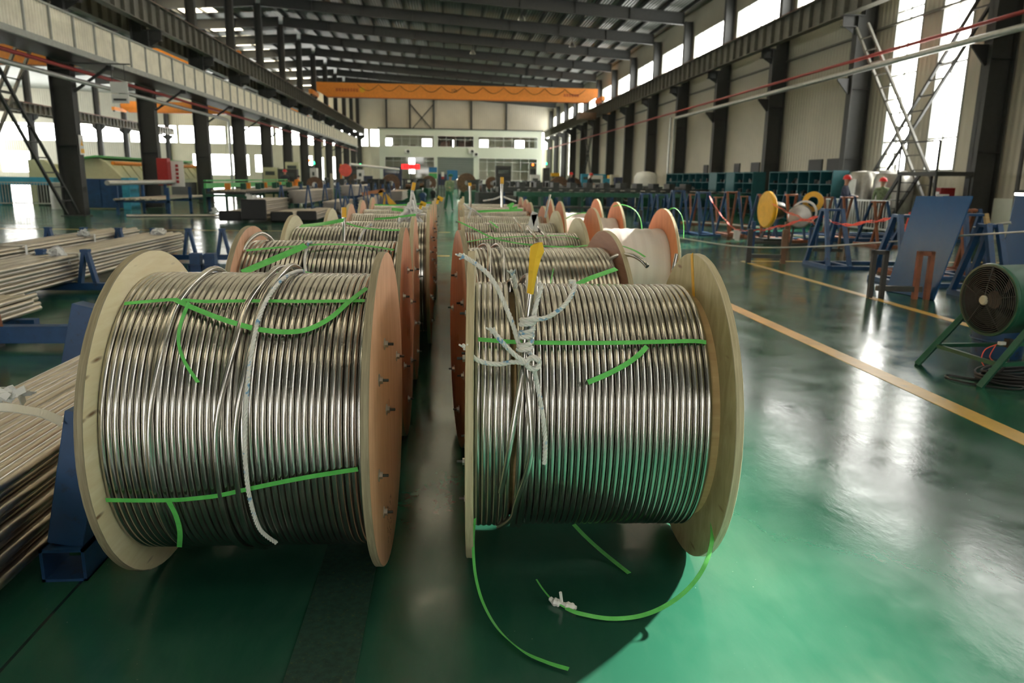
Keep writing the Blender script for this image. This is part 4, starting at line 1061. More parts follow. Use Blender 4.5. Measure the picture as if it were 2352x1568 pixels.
# rough U frames closer to the big reel
t = thing('steel_rack', 'blue U-shaped rack frame with a brown inner face, beside the pale plywood flange', 'rack', (-3.90, 6.62, 0))
mb = MB(); mb.b2((-.25, -.06, .05), (1.28, .06, .20)); mb.b2((-.25, -.06, .2), (.0, .06, .58)); mb.build('frame', 'blue', t, smooth=False, bevel=.006)
MB().add([(.005, -.055, .2), (.005, .055, .2), (-.02, .055, .57), (-.02, -.055, .57), (.09, -.05, .2), (.05, -.05, .57)], [(0, 1, 2, 3), (0, 4, 5, 3)]).build('inner_face', 'primer', t, smooth=False)
MB().b2((-.12, -.10, 0), (.0, .10, .05)).b2((1.1, -.1, 0), (1.22, .1, .05)).build('foot', 'black', t, smooth=False)
def square_post(p, q, w, label, top=True, group=None):
    t = thing('rack_post', label, 'rack post', (p[0], p[1], 0), 0, group)
    a = Vector((0, 0, p[2])); b = Vector((q[0] - p[0], q[1] - p[1], q[2]))
    MB().bar(a, b, w, w, (0, 1, 0)).build('post', 'blue', t, smooth=False, bevel=.005)
    mb = MB(); c, d = w * .62, .012                      # hollow channel foot open towards the aisle
    mb.b2((-c, -w * .7, 0), (-c + d, w * .7, .13)); mb.b2((c - d, -w * .7, 0), (c, w * .7, .13)); mb.b2((-c, -w * .7, .118), (c, w * .7, .13)); mb.b2((-c, -w * .7, 0), (c, w * .7, .01))
    mb.build('foot', 'blue_bright' if False else 'blue', t, smooth=False)
    return t
square_post((-1.44, 2.74, .13), (-1.33, 2.76, .64), .13, 'blue box post leaning by the near tube bundle, with open channel foot')
square_post((-2.62, 5.3, .13), (-2.50, 5.32, .60), .16, 'blue box post behind the top of the pale flange')
t = square_post((-3.92, 11.9, .0), (-3.92, 11.9, .30), .16, 'stubby blue post with dark cap, first of two by the pink plywood flange')
square_post((-3.70, 11.9, .0), (-3.70, 11.9, .30), .16, 'stubby blue post with dark cap, second of two, touching the pink plywood flange')
square_post((-1.86, 8.9, .0), (-1.86, 8.9, .46), .18, 'blue box post between the second and third walkway-side reels')

TUBES = {}
def bundle(label, xc, zc, ya, yb, nx, nz, d, group=None, bands=(), jit=.12, ends=None, seed=0, mat='tube2', ny=None):
    """a tied bundle: tubes are its parts, hexagonally packed"""
    t = thing('tube_bundle', label, 'tube bundle', (xc, ya, 0), 0, group)
    r = random.Random(seed); L = yb - ya
    key = (round(d, 4), round(L, 2))
    if key not in TUBES:
        mb = MB(); n = 10; ro, ri = d / 2, d / 2 * .82
        vs = [(rr * math.cos(2 * PI * k / n), y, rr * math.sin(2 * PI * k / n)) for (rr, y) in ((ri, .25), (ri, 0), (ro, 0), (ro, L), (ri, L), (ri, L - .25)) for k in range(n)]
        fs = [(i * n + k, i * n + (k + 1) % n, (i + 1) * n + (k + 1) % n, (i + 1) * n + k) for i in range(5) for k in range(n)]
        mb.add(vs, fs); o = mb.build('tube', mat, t); TUBES[key] = o.data; first = o
    else:
        first = bpy.data.objects.new('tube', TUBES[key]); COL.objects.link(first); first.parent = t
    pos = []
    for j in range(nz):
        m = nx - (j % 2)
        for i in range(m):
            pos.append(((i - (m - 1) / 2) * d * 1.01, zc + (j - (nz - 1) / 2) * d * .88))
    for q, (x, z) in enumerate(pos):
        o = first if q == 0 else first.copy()
        if q: COL.objects.link(o)
        o.location = (x, r.uniform(-jit, jit), z); o.rotation_euler = (r.gauss(0, .0006), 0, r.gauss(0, .0008))
    hw, hh = (nx * d) / 2 + .008, nz * d * .88 / 2 + .012
    for by in [b - ya for b in bands]:
        mb = MB(); P = [(-hw, by, zc - hh), (-hw, by, zc + hh), (hw, by + .02, zc + hh), (hw, by + .02, zc - hh), (-hw, by, zc - hh)]
        mb.ribbon(P, .06, lambda p: Vector((p.x, 0, (p.z - zc) * 1.0)), .004); mb.build('band', 'rag', t, smooth=False)
    return t
def cloth(c, s, seed, label, n=5, mat='rag', cat='cloth'):
    r = random.Random(seed); mb = MB()
    for i in range(n):
        P = smooth_path([Vector(c) + Vector((r.gauss(0, s), r.gauss(0, s * .4), r.gauss(0, s * .7))) for _ in range(4)], 4)
        mb.ribbon(P, s * .9, Vector((r.gauss(0, 1), -1, r.gauss(0, 1))), .004)
    return tag(mb.build('cloth_strip', mat, smooth=False), label, cat)
bundle('near bundle of long steel tubes held by the leaning blue box post', -1.87, .26, .9, 6.2, 14, 9, .046, bands=(), seed=1, jit=.06)
mb = MB(); mb.ribbon(smooth_path([atY(-30, 934, 2.52), atY(20, 936, 2.56), atY(60, 942, 2.60), atY(100, 950, 2.64), atY(142, 968, 2.68)], 6), .035, (.1, -.6, .7), .004)
tag(mb.build('cloth_strip', 'rag', smooth=False), 'pale fabric band tied over the near tube bundle', 'cloth')
cloth((-1.6, 2.78, .70), .03, 3, 'scrap of pale cloth at the end of the band on the near tube bundle')
GB = 'tube bundles on the blue racks'
bundle('upper bundle of steel tubes on the blue racks, ending at the post row', -6.02, .33, 5.5, 14.35, 11, 8, .052, GB, bands=(10.6, 12.6), seed=2)
bundle('longer bundle of steel tubes on the blue racks, far end pointing past the blue post', -5.0, .32, 5.5, 13.75, 11, 7, .052, GB, bands=(9.9,), seed=3)
bundle('short dark-ended bundle of steel tubes low on the nearest rack beam', -4.28, .22, 4.4, 7.7, 7, 4, .050, None, seed=4)
cloth((-4.85, 9.7, .48), .06, 5, 'white cloth knot tied round the longer tube bundle', 7)
cloth((-5.8, 12.4, .56), .05, 6, 'white and yellow cloth tie on the upper tube bundle', 5)
cloth((-4.9, 13.2, .52), .06, 7, 'white rag tied near the far ends of the tubes by the post row', 8)
# the farther tube stock with the shade in its open ends built as black blocks
GK = 'tube bundles with black ends in the middle distance'
for i, (x, y, z, nx, nz, L, lb) in enumerate(((-7.0, 24.9, .20, 9, 4, 9, 'low bundle with a black cut end, outermost on the open floor'),
        (-6.15, 24.5, .42, 10, 9, 10, 'tall bundle with black cut ends and white cloth over it'),
        (-5.35, 24.8, .20, 9, 4, 9, 'low bundle with a black cut end beside the tall one, reel side'), (-4.6, 25.0, .22, 8, 4, 9, 'low bundle with a black cut end nearest the reels'))):
    d = .075
    t = bundle(lb, x, z, y, y + 3.4, nx, nz, d, GK, seed=10 + i, jit=.05)
    mb = MB(); mb.b2((-nx * d / 2 - .02, -.16, z - nz * d * .44 - .03), (nx * d / 2 + .02, -.07, z + nz * d * .44 + .03)); mb.build('end_shade', 'black', t, smooth=False, bevel=.07)  # black block stands in for the shade inside the open tubes
cloth((-6.3, 24.6, .76), .10, 8, 'white cloth over the tallest black-ended bundle', 7)
cloth((-7.35, 24.3, .38), .08, 9, 'white cloth on the outermost black-ended bundle', 4)
GM = 'grey tube bundles in the blue racks beyond'
for i, (x, y, z, L, lb) in enumerate(((-5.6, 28.5, .72, 6.5, 'upper grey tube bundle just beyond the black ends'), (-4.5, 29.5, .30, 4.2, 'lower grey tube bundle just beyond the black ends'),
        (-4.6, 35.2, .85, 6, 'highest grey tube bundle, its rounded end facing the machines'), (-3.7, 34, .35, 5, 'low grey tube bundle nearest the reels beyond the black ends'), (-2.7, 39.5, .55, 5, 'farthest grey tube bundle in the blue racks'))):
    bundle(lb, x, z, y, y + L, 9, 7, .075, GM, seed=20 + i, jit=.08)
for i, y in enumerate((27.8, 31.5, 35.0, 38.5, 42.0)):
    rack(-6.4, -2.4, y, [-6.0, -5.05, -4.0, -3.0], 1.15, 'tall blue rack row around the grey tube bundles, %s going away' % ORD[i], lean=.16, group='tall blue rack rows')
for i, (x, y) in enumerate(((-2.9, 21.6), (-2.45, 24.5), (-2.3, 27.5))):
    rack(x - .3, x + .3, y, [x], .95, 'single blue V post behind the walkway-side reels, %s going away' % ORD[i], lean=.18, group='single blue posts')

# green feeding tables with tube on them
t = thing('feed_table', 'bright green roller table carrying steel tubes, the longest of the green line', 'table', (-8.8, 31, 0))
for k in range(5):
    y = k * 3.1
    MB().b2((-.9, y, .95), (-.8, y + 2.95, 1.15)).b2((-.9, y, 1.22), (-.8, y + 2.95, 1.28)).build('guard_board', 'green', t, smooth=False)
for y in range(0, 16, 3):
    MB().b2((-.95, y - .05, 0), (-.85, y + .05, .95)).b2((.65, y - .05, 0), (.75, y + .05, .75)).b2((-.9, y - .05, .62), (.75, y + .05, .72)).build('leg_frame', 'green_dk', t, smooth=False)
MB().b2((-.8, 0, .74), (.7, 15.5, .82)).build('bed', 'machine', t, smooth=False)
for i in range(9): MB().cyl((-.65 + i * .16, .2, .86), (-.65 + i * .16, 15.2, .86), .035, 8).build('tube', 'tube2', t)
for i in range(14):
    MB().box((-.2 + .35 * (i % 3), .8 + i * 1.05, 1.0), (.22, .12, .3)).build('roller_guide', 'orange' if i % 3 == 0 else 'green_dk', t, smooth=False)
t = thing('feed_table', 'low rack table with loose grey tubes in front of the green line', 'table', (-11.2, 28.6, 0))
for y in (0, 2.4, 4.8): MB().b2((-.9, y - .05, 0), (-.8, y + .05, 1.15)).b2((.9, y - .05, 0), (1.0, y + .05, 1.0)).b2((-.9, y - .05, .45), (1.0, y + .05, .53)).build('leg_frame', 'blue', t, smooth=False)
for i in range(9): MB().cyl((-.7 + i * .18, -.6, .57 + .02 * (i % 2)), (-.7 + i * .18, 5.6, .57), .04, 8).build('tube', 'tube2', t)
MB().cyl((-.8, -.8, 1.15), (-.8, 6.4, 1.15), .09, 12).build('top_tube', 'galv', t)
t = thing('loose_tube', 'single long grey tube lying on the floor in front of the green tables', 'tube', (-9.6, 27.2, .05)); MB().cyl((-1.6, 0, 0), (1.9, .9, 0), .045, 10).build('tube', 'tube2', t)

# ================================================================ window side: A-frame stands
def a_stand(x, y, h, splay, w, mats, label, bw=.07, rz=0., group='A-frame pipe stands', base=.9):
    """two A frames (legs splay along y) joined at the top; mats = (outer, inner)"""
    t = thing('pipe_stand', label, 'stand', (x, y, 0), rz, group)
    for s in (-1, 1):
        for u in (-1, 1):
            MB().bar((s * w / 2, u * splay, .06), (s * w / 2 * .75, u * .06, h), bw * .8, bw, (1, 0, 0)).build('leg', mats[0] if (s * u) > 0 else mats[1], t, smooth=False, bevel=.004)
    MB().b2((-w / 2 * .75 - bw / 2, -.08, h - .04), (w / 2 * .75 + bw / 2, .08, h)).build('top_bar', mats[0], t, smooth=False, bevel=.004)
    mb = MB()
    for s in (-1, 1): mb.b2((s * w / 2 - .04, -splay - .05, 0), (s * w / 2 + .04, splay + .05, .07))
    for u in (-1, 1): mb.b2((-w / 2, u * splay - .035, 0), (base, u * splay + .035, .06))
    mb.build('base_frame', mats[0], t, smooth=False)
    return t
BB, BP, PB = ('blue', 'blue'), ('blue', 'primer'), ('primer', 'blue')
a_stand(6.92, 13.05, 1.05, .42, .40, BB, 'blue A-frame stand where the red tape ends, behind the small U stand', base=2.0)
a_stand(6.95, 10.85, 1.05, .42, .42, BB, 'blue A-frame stand just beside the leaning blue panel', base=1.2, bw=.08)
a_stand(7.15, 9.35, 1.0, .42, .20, BB, 'narrow blue A-frame stand behind the far edge of the leaning blue panel', bw=.08, base=.5)
a_stand(8.55, 11.6, 1.05, .42, .46, ('blue', 'batten'), 'blue and tan A-frame stand behind the fan, between the two blue panels', base=.8)
a_stand(8.9, 12.2, 1.1, .4, .4, PB, 'red-brown A-frame stand half hidden by the blue panel at the picture edge', base=.6)
for i, (u, tp, Y, m, lb) in enumerate(((1484, 444, 25.5, BB, 'farthest blue A-frame stand, nearest the white-wrapped reels'), (1520, 446, 24, BB, 'blue A-frame stand second from the white-wrapped reels'),
        (1558, 437, 21.6, BB, 'tall blue A-frame stand between the white-wrapped reels and the shelves'), (1594, 446, 26.2, PB, 'brown A-frame stand in the back row behind the pink tape'),
        (1616, 441, 20.8, BB, 'blue A-frame stand where the pink tape starts'), (1652, 452, 26.5, PB, 'brown and blue A-frame stand just right of where the pink tape starts'),
        (1682, 440, 20.8, PB, 'brown A-frame stand above the white tag on the tape'), (1709, 450, 25, PB, 'brown A-frame stand in the back row left of the yellow disc'),
        (1757, 446, 19.5, PB, 'brown A-frame stand touching the yellow disc'), (1820, 446, 19.0, PB, 'brown A-frame stand between the yellow disc and the white drum fan'),
        (1903, 452, 21.5, PB, 'brown A-frame stand right of the white drum fan'), (1948, 452, 19.8, PB, 'brown A-frame stand in front of the man in the red helmet'),
        (2020, 462, 17.5, PB, 'brown A-frame stand beyond the two near blue ones, before the fence'), (2097, 515, 11.9, PB, 'brown leg frame wrapped in red tape behind the leaning blue panel'))):
    p = atY(u, tp, Y); a_stand(p.x, Y, max(.8, min(1.3, p.z)), .5, .42, m, lb, bw=.06, base=.4 if i > 3 else .5)
for i, (x0, x1, y) in enumerate(((8.6, 13.2, 20.35), (8.4, 13.4, 21.1), (9.0, 14.2, 18.9))):
    tag(MB().b2((x0, y - .05, 0), (x1, y + .05, .09)).build('base_rail', 'blue', smooth=False, bevel=.005), 'long blue rail on the floor joining the stands, %s one of three' % ['middle', 'rear', 'front'][i], 'rail', 'floor rails of the stands')
def u_stand(x0, y0, x1, y1, h, mats, label, double=False, w=.09):
    t = thing('u_stand', label, 'stand', ((x0 + x1) / 2, (y0 + y1) / 2, 0), math.atan2(y1 - y0, x1 - x0), 'low U stands'); L = math.hypot(x1 - x0, y1 - y0) / 2
    for s, m in ((-1, mats[0]), (1, mats[1])):
        mb = MB()
        if double:
            for v in (-.075, .075): mb.b2((s * L + v - w / 3, -w / 2, 0), (s * L + v + w / 3, w / 2, h))
            mb.b2((s * L - .075 - w / 3, -w / 2, h - .055), (s * L + .075 + w / 3, w / 2, h))
        else: mb.b2((s * L - w / 2, -w / 2, 0), (s * L + w / 2, w / 2, h))
        mb.build('post', m, t, smooth=False, bevel=.004)
    MB().b2((-L, -.035, .10), (L, .035, .17)).build('crossbar', 'machine', t, smooth=False)
    return t
u_stand(5.66, 13.62, 6.28, 13.5, .64, ('steel_dark', 'brown'), 'low dark U stand at the corner of the yellow floor line')
u_stand(5.72, 9.42, 6.28, 9.30, .64, ('steel_dark', 'primer'), 'dark U stand with brown double post in front of the leaning blue panel', True, .085)
u_stand(7.0, 16.7, 7.75, 16.6, .62, ('blue', 'brown'), 'small U stand behind the low dark one, under the tape', False)
u_stand(7.6, 15.0, 8.2, 14.9, .6, ('blue', 'brown'), 'small dark U stand behind the near blue A-frame', True, .06)
u_stand(5.3, 20.4, 6.05, 20.3, .7, ('steel_dark', 'brown'), 'dark U stand just beyond the nearest white-wrapped reel')
# leaning blue sheet panels
def on_plane(u, v, a, b, c):
    n = (b - a).cross(c - a); d = ray(u, v); return EYE + d * ((a - EYE).dot(n) / d.dot(n))
def panel(P, label, th=.02):
    t = thing('blue_panel', label, 'panel', P[0]); o = Vector(P[0]); A, B, C, D = [Vector(p) - o for p in P]
    n = (B - A).cross(D - A).normalized() * th
    MB().add([A, B, C, D, A + n, B + n, C + n, D + n], [(0, 1, 2, 3), (7, 6, 5, 4), (0, 4, 5, 1), (1, 5, 6, 2), (2, 6, 7, 3), (3, 7, 4, 0)]).build('sheet', 'panel_blue', t, smooth=False)
    return t
MT['panel_blue'] = simple('glossy_blue_sheet', (.015, .075, .20), .22, var=.06, scale=1.5)
A, B = atZ(2037, 668), atZ(2146, 690); C, D = atZ(2236, 451, 1.36), atZ(2107, 451, 1.36)
D = atY(2107, 451, A.y + .22); C = on_plane(2236, 451, A, B, D)
t = panel([A, B, C, D], 'large glossy blue sheet leaning on the stands behind the dark U stand')
text_c = C
MB().b2((-.09, 0, 0), (.09, .012, .03)).build('lifting_hook', 'galv', t, loc=(C + D) / 2 - A + Vector((-.02, 0, 0)), smooth=False)
A2 = atZ(2292, 618); B2 = A2 + Vector((1.0, -.35, 0)); D2 = atY(2332, 449, A2.y + .1); C2 = D2 + (B2 - A2) * 1.05
panel([A2, B2, C2, D2], 'second glossy blue sheet at the picture edge above the green fan')
# the long thin tube resting on the stands
P = [atY(1560, 546, 14.5), atY(1700, 566, 13.5), atY(1850, 567, 12.9), atY(2030, 556, 11.2), atY(2150, 545, 10.0), atY(2352, 532, 8.6), atY(2600, 515, 7.6)]
mb = MB(); mb.tube(smooth_path(P, 8), .012, 8); tag(mb.build('long_tube', 'galv'), 'long thin bare tube crossing in front of the blue panel and A-frame stands', 'tube')
mb = MB(); mb.cyl(atY(2235, 523, 9.6), atY(2322, 511, 9.3), .016, 8); tag(mb.build('long_tube', 'galv'), 'short bare tube behind the stand, above the long thin one', 'tube')
for i, (a, b, Ya, Yb) in enumerate((((1480, 520), (1905, 546), 27, 19), ((1570, 508), (1790, 525), 27, 21))):
    mb = MB(); mb.cyl(atY(*a, Ya), atY(*b, Yb), .03, 8); tag(mb.build('long_tube', 'galv'), ['thin grey tube lying low across the back stands', 'thin grey tube farther back among the stands'][i], 'tube')
# barrier tape
def tape(pts, label, w=.05):
    P = smooth_path([atY(*p) for p in pts], 8); mb = MB(); L = len(P)
    for k in range(2): mb.ribbon([p + Vector((0, .01 * k, .02 * math.sin(i * .9 + k * 2))) for i, p in enumerate(P)], w * .55, lambda p: Vector((.2, -1, .3)), .003)
    return tag(mb.build('barrier_tape', 'tape_red'), label, 'tape', 'red barrier tape')
tape([(1630, 452, 20.4), (1650, 485, 19.0), (1672, 512, 17.5), (1690, 528, 16.5)], 'pink-red tape running down from the blue stand to the white tag')
tape([(1690, 528, 16.5), (1740, 529, 15.6), (1790, 520, 14.8), (1850, 504, 13.8), (1893, 496, 13.1)], 'pink-red tape sagging from the white tag to the near blue A-frame stand')
tape([(1758, 457, 19.2), (1795, 480, 17.0), (1835, 498, 15.0), (1872, 513, 13.6)], 'pink-red tape slanting down from the stand by the yellow disc')
tape([(1895, 500, 13.2), (1935, 516, 12.6), (2000, 509, 12.2), (2060, 500, 11.6), (2085, 495, 11.5)], 'pink-red tape between the two near blue A-frame stands')
tape([(2092, 490, 11.5), (2084, 520, 11.5), (2076, 545, 11.5)], 'red tape tangled on the brown frame behind the leaning blue panel', .12)
mb = MB(); c = atY(1691, 538, 16.4); mb.box(c, (.13, .01, .2)); mb.box(c + Vector((.03, -.02, -.03)), (.10, .01, .22), ry=.15)
tag(mb.build('white_tag', 'white', smooth=False), 'white tag hanging from the pink-red tape', 'tag')
# yellow disc and drum fan among the stands
t = thing('cable_drum', 'large yellow steel disc drum standing among the brown stands', 'drum', (8.1, 18.55, 0), .05)
mb = MB(); mb.lathe([(0, -.05), (.43, -.06), (.46, -.03), (.46, .03), (.43, .06), (0, .05)], 48, 'X', (0, 0, .82)); mb.build('disc', 'yellow', t)
MB().lathe([(.0, .05), (.22, .05), (.24, .2), (.2, .4), (0, .4)], 24, 'X', (0, 0, .80)).build('motor', 'machine', t)
MB().b2((-.15, -.25, 0), (.45, .25, .1)).bar((0, -.2, .1), (.1, 0, .75), .06).bar((0, .2, .1), (.1, 0, .75), .06).build('base', 'steel_dark', t, smooth=False)
t = thing('drum_fan', 'white and yellow drum fan between the brown stands and the near blue one', 'fan', (8.42, 17.2, 0), -.5)
MB().lathe([(.25, 0), (.29, 0), (.29, .4), (.25, .4), (.25, 0)], 32, 'Y', (0, 0, .80)).build('housing', 'white', t)
MB().lathe([(0, .04), (.25, .05), (.28, .0), (.25, -.03), (0, -.06)], 28, 'Y', (-.08, -.03, .72)).build('front_cover', 'tank', t)
MB().lathe([(.12, 0), (.24, 0), (.24, .1), (.12, .1)], 28, 'Y', (.16, .42, 1.06)).build('rear_ring', 'yellow', t)
MB().bar((-.25, .1, 0), (-.2, .15, .5), .05).bar((.25, .1, 0), (.2, .15, .5), .05).bar((-.25, .45, 0), (.25, .45, 0.05), .05).build('stand', 'steel_dark', t, smooth=False)

# the green axial fan, close on the window side
fc_ = Vector((4.25, 5.46, .615)); fdir = Vector((.993, .11, .02)).normalized()   # drum axis pointing away
t = thing('industrial_fan', 'dark green axial fan with round wire guard on a tripod stand', 'fan', (fc_.x, fc_.y, 0))
def along(o, prof, n=48):
    """profile turned about the drum axis"""
    z = fdir; x = z.cross(Vector((0, 0, 1))).normalized(); y = x.cross(z); L = len(prof)
    vs = [o + x * r * math.cos(2 * PI * k / n) + y * r * math.sin(2 * PI * k / n) + z * h for k in range(n) for r, h in prof]
    return vs, [(k * L + i, ((k + 1) % n) * L + i, ((k + 1) % n) * L + i + 1, k * L + i + 1) for k in range(n) for i in range(L - 1)]
o0 = Vector((0, 0, fc_.z))
MB().add(*along(o0, [(.262, .02), (.262, 0), (.285, 0), (.29, .02), (.272, .06), (.272, .64), (.295, .66), (.295, .70), (.262, .70), (.262, .02)])).build('drum', 'green_dk', t)
mb = MB(); z = fdir; x = z.cross(Vector((0, 0, 1))).normalized(); y = x.cross(z)
for i in range(15):
    rr = .045 + i * .0158; mb.tube([o0 + x * rr * math.cos(2 * PI * k / 40) + y * rr * math.sin(2 * PI * k / 40) - z * (.035 - .0022 * i) for k in range(40)], .0026, 5, closed=True)
for a in (15, 87, 159, 231, 303):
    a = math.radians(a); mb.tube([o0 + (x * math.cos(a) + y * math.sin(a)) * .03 - z * .036, o0 + (x * math.cos(a) + y * math.sin(a)) * .272 + z * .0], .0035, 6)
mb.build('wire_guard', 'steel_grey', t)
MB().add(*along(o0, [(.258, .03), (.258, .66), (0, .67)])).build('shade_lining', 'black', t)  # black lining with closed back, added to darken the drum interior
MB().add(*along(o0, [(0, -.052), (.03, -.05), (.038, -.04), (.038, -.03), (0, -.028)], 20)).build('hub_cap', 'cream', t)
for k in range(6):
    a = 2 * PI * k / 6; e1 = x * math.cos(a) + y * math.sin(a); e2 = -x * math.sin(a) + y * math.cos(a)
    A_, B_ = o0 + e1 * .06 + z * .10, o0 + e1 * .25 + z * .10
    q = [A_ - e2 * .03 - z * .03, B_ - e2 * .075 - z * .02, B_ + e2 * .075 + z * .04, A_ + e2 * .03 + z * .04]; n_ = Vector((z * .004))
    MB().add(q + [p + n_ for p in q], [(0, 1, 2, 3), (7, 6, 5, 4), (0, 4, 5, 1), (1, 5, 6, 2), (2, 6, 7, 3), (3, 7, 4, 0)]).build('blade', 'steel_dark', t, smooth=False)
MB().add(*along(o0, [(0, .06), (.07, .06), (.075, .1), (.075, .3), (0, .3)], 20)).build('motor', 'machine', t)
W = lambda p: Vector(p) - Vector((fc_.x, fc_.y, 0))
legs = [((3.98, 5.82, 0), (4.44, 5.77, .60)), ((4.01, 5.10, 0), (4.54, 5.20, .60)), ((5.15, 5.9, 0), (4.80, 5.86, .6)), ((5.2, 5.25, 0), (4.85, 5.30, .6))]
for a_, b in legs: MB().bar(W(a_), W(b), .045, .045, (1, -1, 0)).build('leg', 'green_dk', t, smooth=False, bevel=.003)
mb = MB(); mb.bar(W((4.11, 5.81, .17)), W((4.99, 5.83, .17)), .03); mb.bar(W((4.12, 5.80, .17)), W((4.16, 5.13, .17)), .03); mb.bar(W((4.17, 5.13, .17)), W((5.08, 5.27, .17)), .03)
mb.build('crossbar', 'green_dk', t, smooth=False)
MB().box(W((4.36, 5.30, .30)), (.05, .06, .07)).build('switch_box', 'steel_dark', t, smooth=False, bevel=.005); MB().box(W((4.30, 5.30, .30)), (.05, .03, .025)).build('terminal_block', 'white', t, smooth=False)
mb = MB(); mb.tube(smooth_path([W((4.26, 5.3, .29)), W((4.17, 5.3, .25)), W((4.15, 5.3, .17)), W((4.18, 5.3, .12))], 6), .004, 5); mb.tube(smooth_path([W((4.25, 5.3, .28)), W((4.2, 5.28, .20)), W((4.24, 5.28, .16))], 6), .004, 5)
mb.build('flex', 'tape_red', t)
# black cable spilled around the fan feet
mb = MB(); r = random.Random(8)
for k in range(9):
    c = Vector((4.55, 5.25, .02 + .008 * k)); R_ = .30 + r.uniform(-.06, .05)
    mb.tube([c + Vector((R_ * 1.25 * math.cos(2 * PI * i / 30 + k), R_ * math.sin(2 * PI * i / 30 + k) * .7, .008 * math.sin(i * .7 + k))) for i in range(30)], .009, 6, closed=True)
mb.tube(smooth_path([Vector(p) for p in ((4.36, 5.3, .26), (4.28, 5.2, .14), (4.17, 5.28, .02), (3.98, 5.42, .012), (3.93, 5.3, .012), (4.02, 5.15, .012), (4.25, 5.0, .012), (4.4, 5.15, .02))], 10), .008, 6)
tag(mb.build('cable_coil', 'black'), 'dark cable coiled on the floor around the feet of the green fan', 'cable')
t = thing('waste_bin', 'dark blue drum bin behind the green fan', 'bin', (4.95, 6.15, 0)); MB().lathe([(0, 0), (.20, 0), (.22, .42), (.24, .43), (.24, .45), (.2, .44), (.19, .05), (0, .05)], 32).build('body', 'blue', t)
for i in range(2): MB().lathe([(.215, .14 + .14 * i), (.228, .15 + .14 * i), (.22, .16 + .14 * i)], 32).build('hoop', 'blue', t)
# ================================================================ along the window wall
def shelf(y0, y1, label, n, x=13.6, h=1.95, d=.6, rows=4, blank=()):
    t = thing('tool_shelf', label, 'shelf', (x, y0, 0), 0, 'teal shelves along the window wall'); L = y1 - y0
    mb = MB(); mb.b2((d - .02, 0, 0), (d, L, h))
    for i in range(rows + 1): mb.b2((0, 0, .05 + (h - .1) * i / rows), (d, L, .08 + (h - .1) * i / rows))
    mb.build('carcass', 'teal', t, smooth=False)
    for i in range(n + 1): MB().b2((0, L * i / n - .02, 0), (d, L * i / n + .02, h)).build('upright', 'teal', t, smooth=False)
    r = random.Random(int(y0))
    mb = MB()
    for i in range(n):
        if i in blank: MB().b2((-.02, L * i / n, .05), (0, L * (i + 1) / n, h)).build('door', 'teal', t, smooth=False); continue
        for j in range(rows):
            for q in range(r.randint(2, 5)):
                yy = L * (i + r.uniform(.1, .9)) / n; s = r.uniform(.08, .2); z = .08 + (h - .1) * j / rows
                mb.cyl((.15 + r.random() * .2, yy, z), (.15 + r.random() * .2, yy, z + s), s * .35, 8) if q % 2 else mb.box((.25, yy, z + s / 2), (.2, s, s))
    o = mb.build('stored_parts', 'machine', t, smooth=False); o['kind'] = 'stuff'
    return t
shelf(25.9, 31.2, 'teal tool shelf nearest the man in the red helmet', 6)
shelf(33.0, 36.2, 'teal tool shelf with a closed door next to the second dark column', 3, blank=(2,))
shelf(36.4, 46.5, 'longest and farthest teal tool shelf, ending at the grey drop pipe', 9, blank=(1,))
t = thing('storage_tank', 'upright brushed steel tank beneath the tall windows', 'tank', (14.86, 24.2, 0))
MB().lathe([(0, .15), (.55, .2), (.62, .4), (.62, 1.62), (.55, 1.83), (.3, 1.95), (0, 1.98)], 36).build('vessel', 'tank', t)
MB().cyl((0, 0, 1.98), (0, 0, 2.15), .05, 10).build('nozzle', 'galv', t)
for k in range(3): a = 2 * PI * k / 3; MB().cyl((.5 * math.cos(a), .5 * math.sin(a), 0), (.5 * math.cos(a), .5 * math.sin(a), .35), .04, 8).build('leg', 'steel_grey', t)
t = thing('storage_tank', 'squat steel tank with a white label beside the upright one', 'tank', (14.6, 25.6, 0))
MB().lathe([(0, .05), (.5, .05), (.52, .1), (.52, 1.75), (.45, 1.9), (0, 1.95)], 32).build('vessel', 'tank', t); MB().b2((-.55, -.45, 1.15), (-.52, .2, 1.65)).build('label_plate', 'white', t, smooth=False)
t = thing('access_platform', 'grey access platform with steps in front of the tall windows', 'platform', (14.05, 20.9, 0))
MB().b2((-.5, -.8, 1.75), (.6, 1.0, 1.86)).build('deck', 'steel_grey', t, smooth=False)
for x in (-.45, .55):
    for y in (-.75, .95): MB().b2((x - .03, y - .03, 0), (x + .03, y + .03, 1.75)).build('leg', 'steel_dark', t, smooth=False)
mb = MB()
for s in (-.3, .3): mb.bar((-.5 + s + .4, 1.0, 1.8), (-.5 + s + .4, 2.6, 0), .05, .12)
for i in range(6): mb.box((-.1, 1.2 + i * .24, 1.55 - i * .27), (.6, .2, .03))
mb.build('steps', 'steel_dark', t, smooth=False)
MB().bar((-.5, -.8, 2.7), (-.5, 1.0, 2.7), .04).bar((-.5, -.8, 1.8), (-.5, -.8, 2.7), .04).bar((-.5, 1.0, 1.8), (-.5, 1.0, 2.7), .04).build('guard_rail', 'steel_dark', t, smooth=False)
def fence(x0, y0, x1, y1, h, label, mat, n, rz=None):
    L = math.hypot(x1 - x0, y1 - y0); t = thing('bar_fence', label, 'fence', (x0, y0, 0), math.atan2(y1 - y0, x1 - x0))
    MB().b2((0, -.03, h - .05), (L, .03, h)).b2((0, -.02, .08), (L, .02, .13)).build('rail', mat, t, smooth=False)
    mb = MB(); 
    for i in range(n + 1): mb.b2((L * i / n - .012, -.012, .13), (L * i / n + .012, .012, h - .05))
    mb.build('bars', mat, t, smooth=False)
    for x in (0, L): MB().b2((x - .03, -.03, 0), (x + .03, .03, h)).build('post', mat, t, smooth=False)
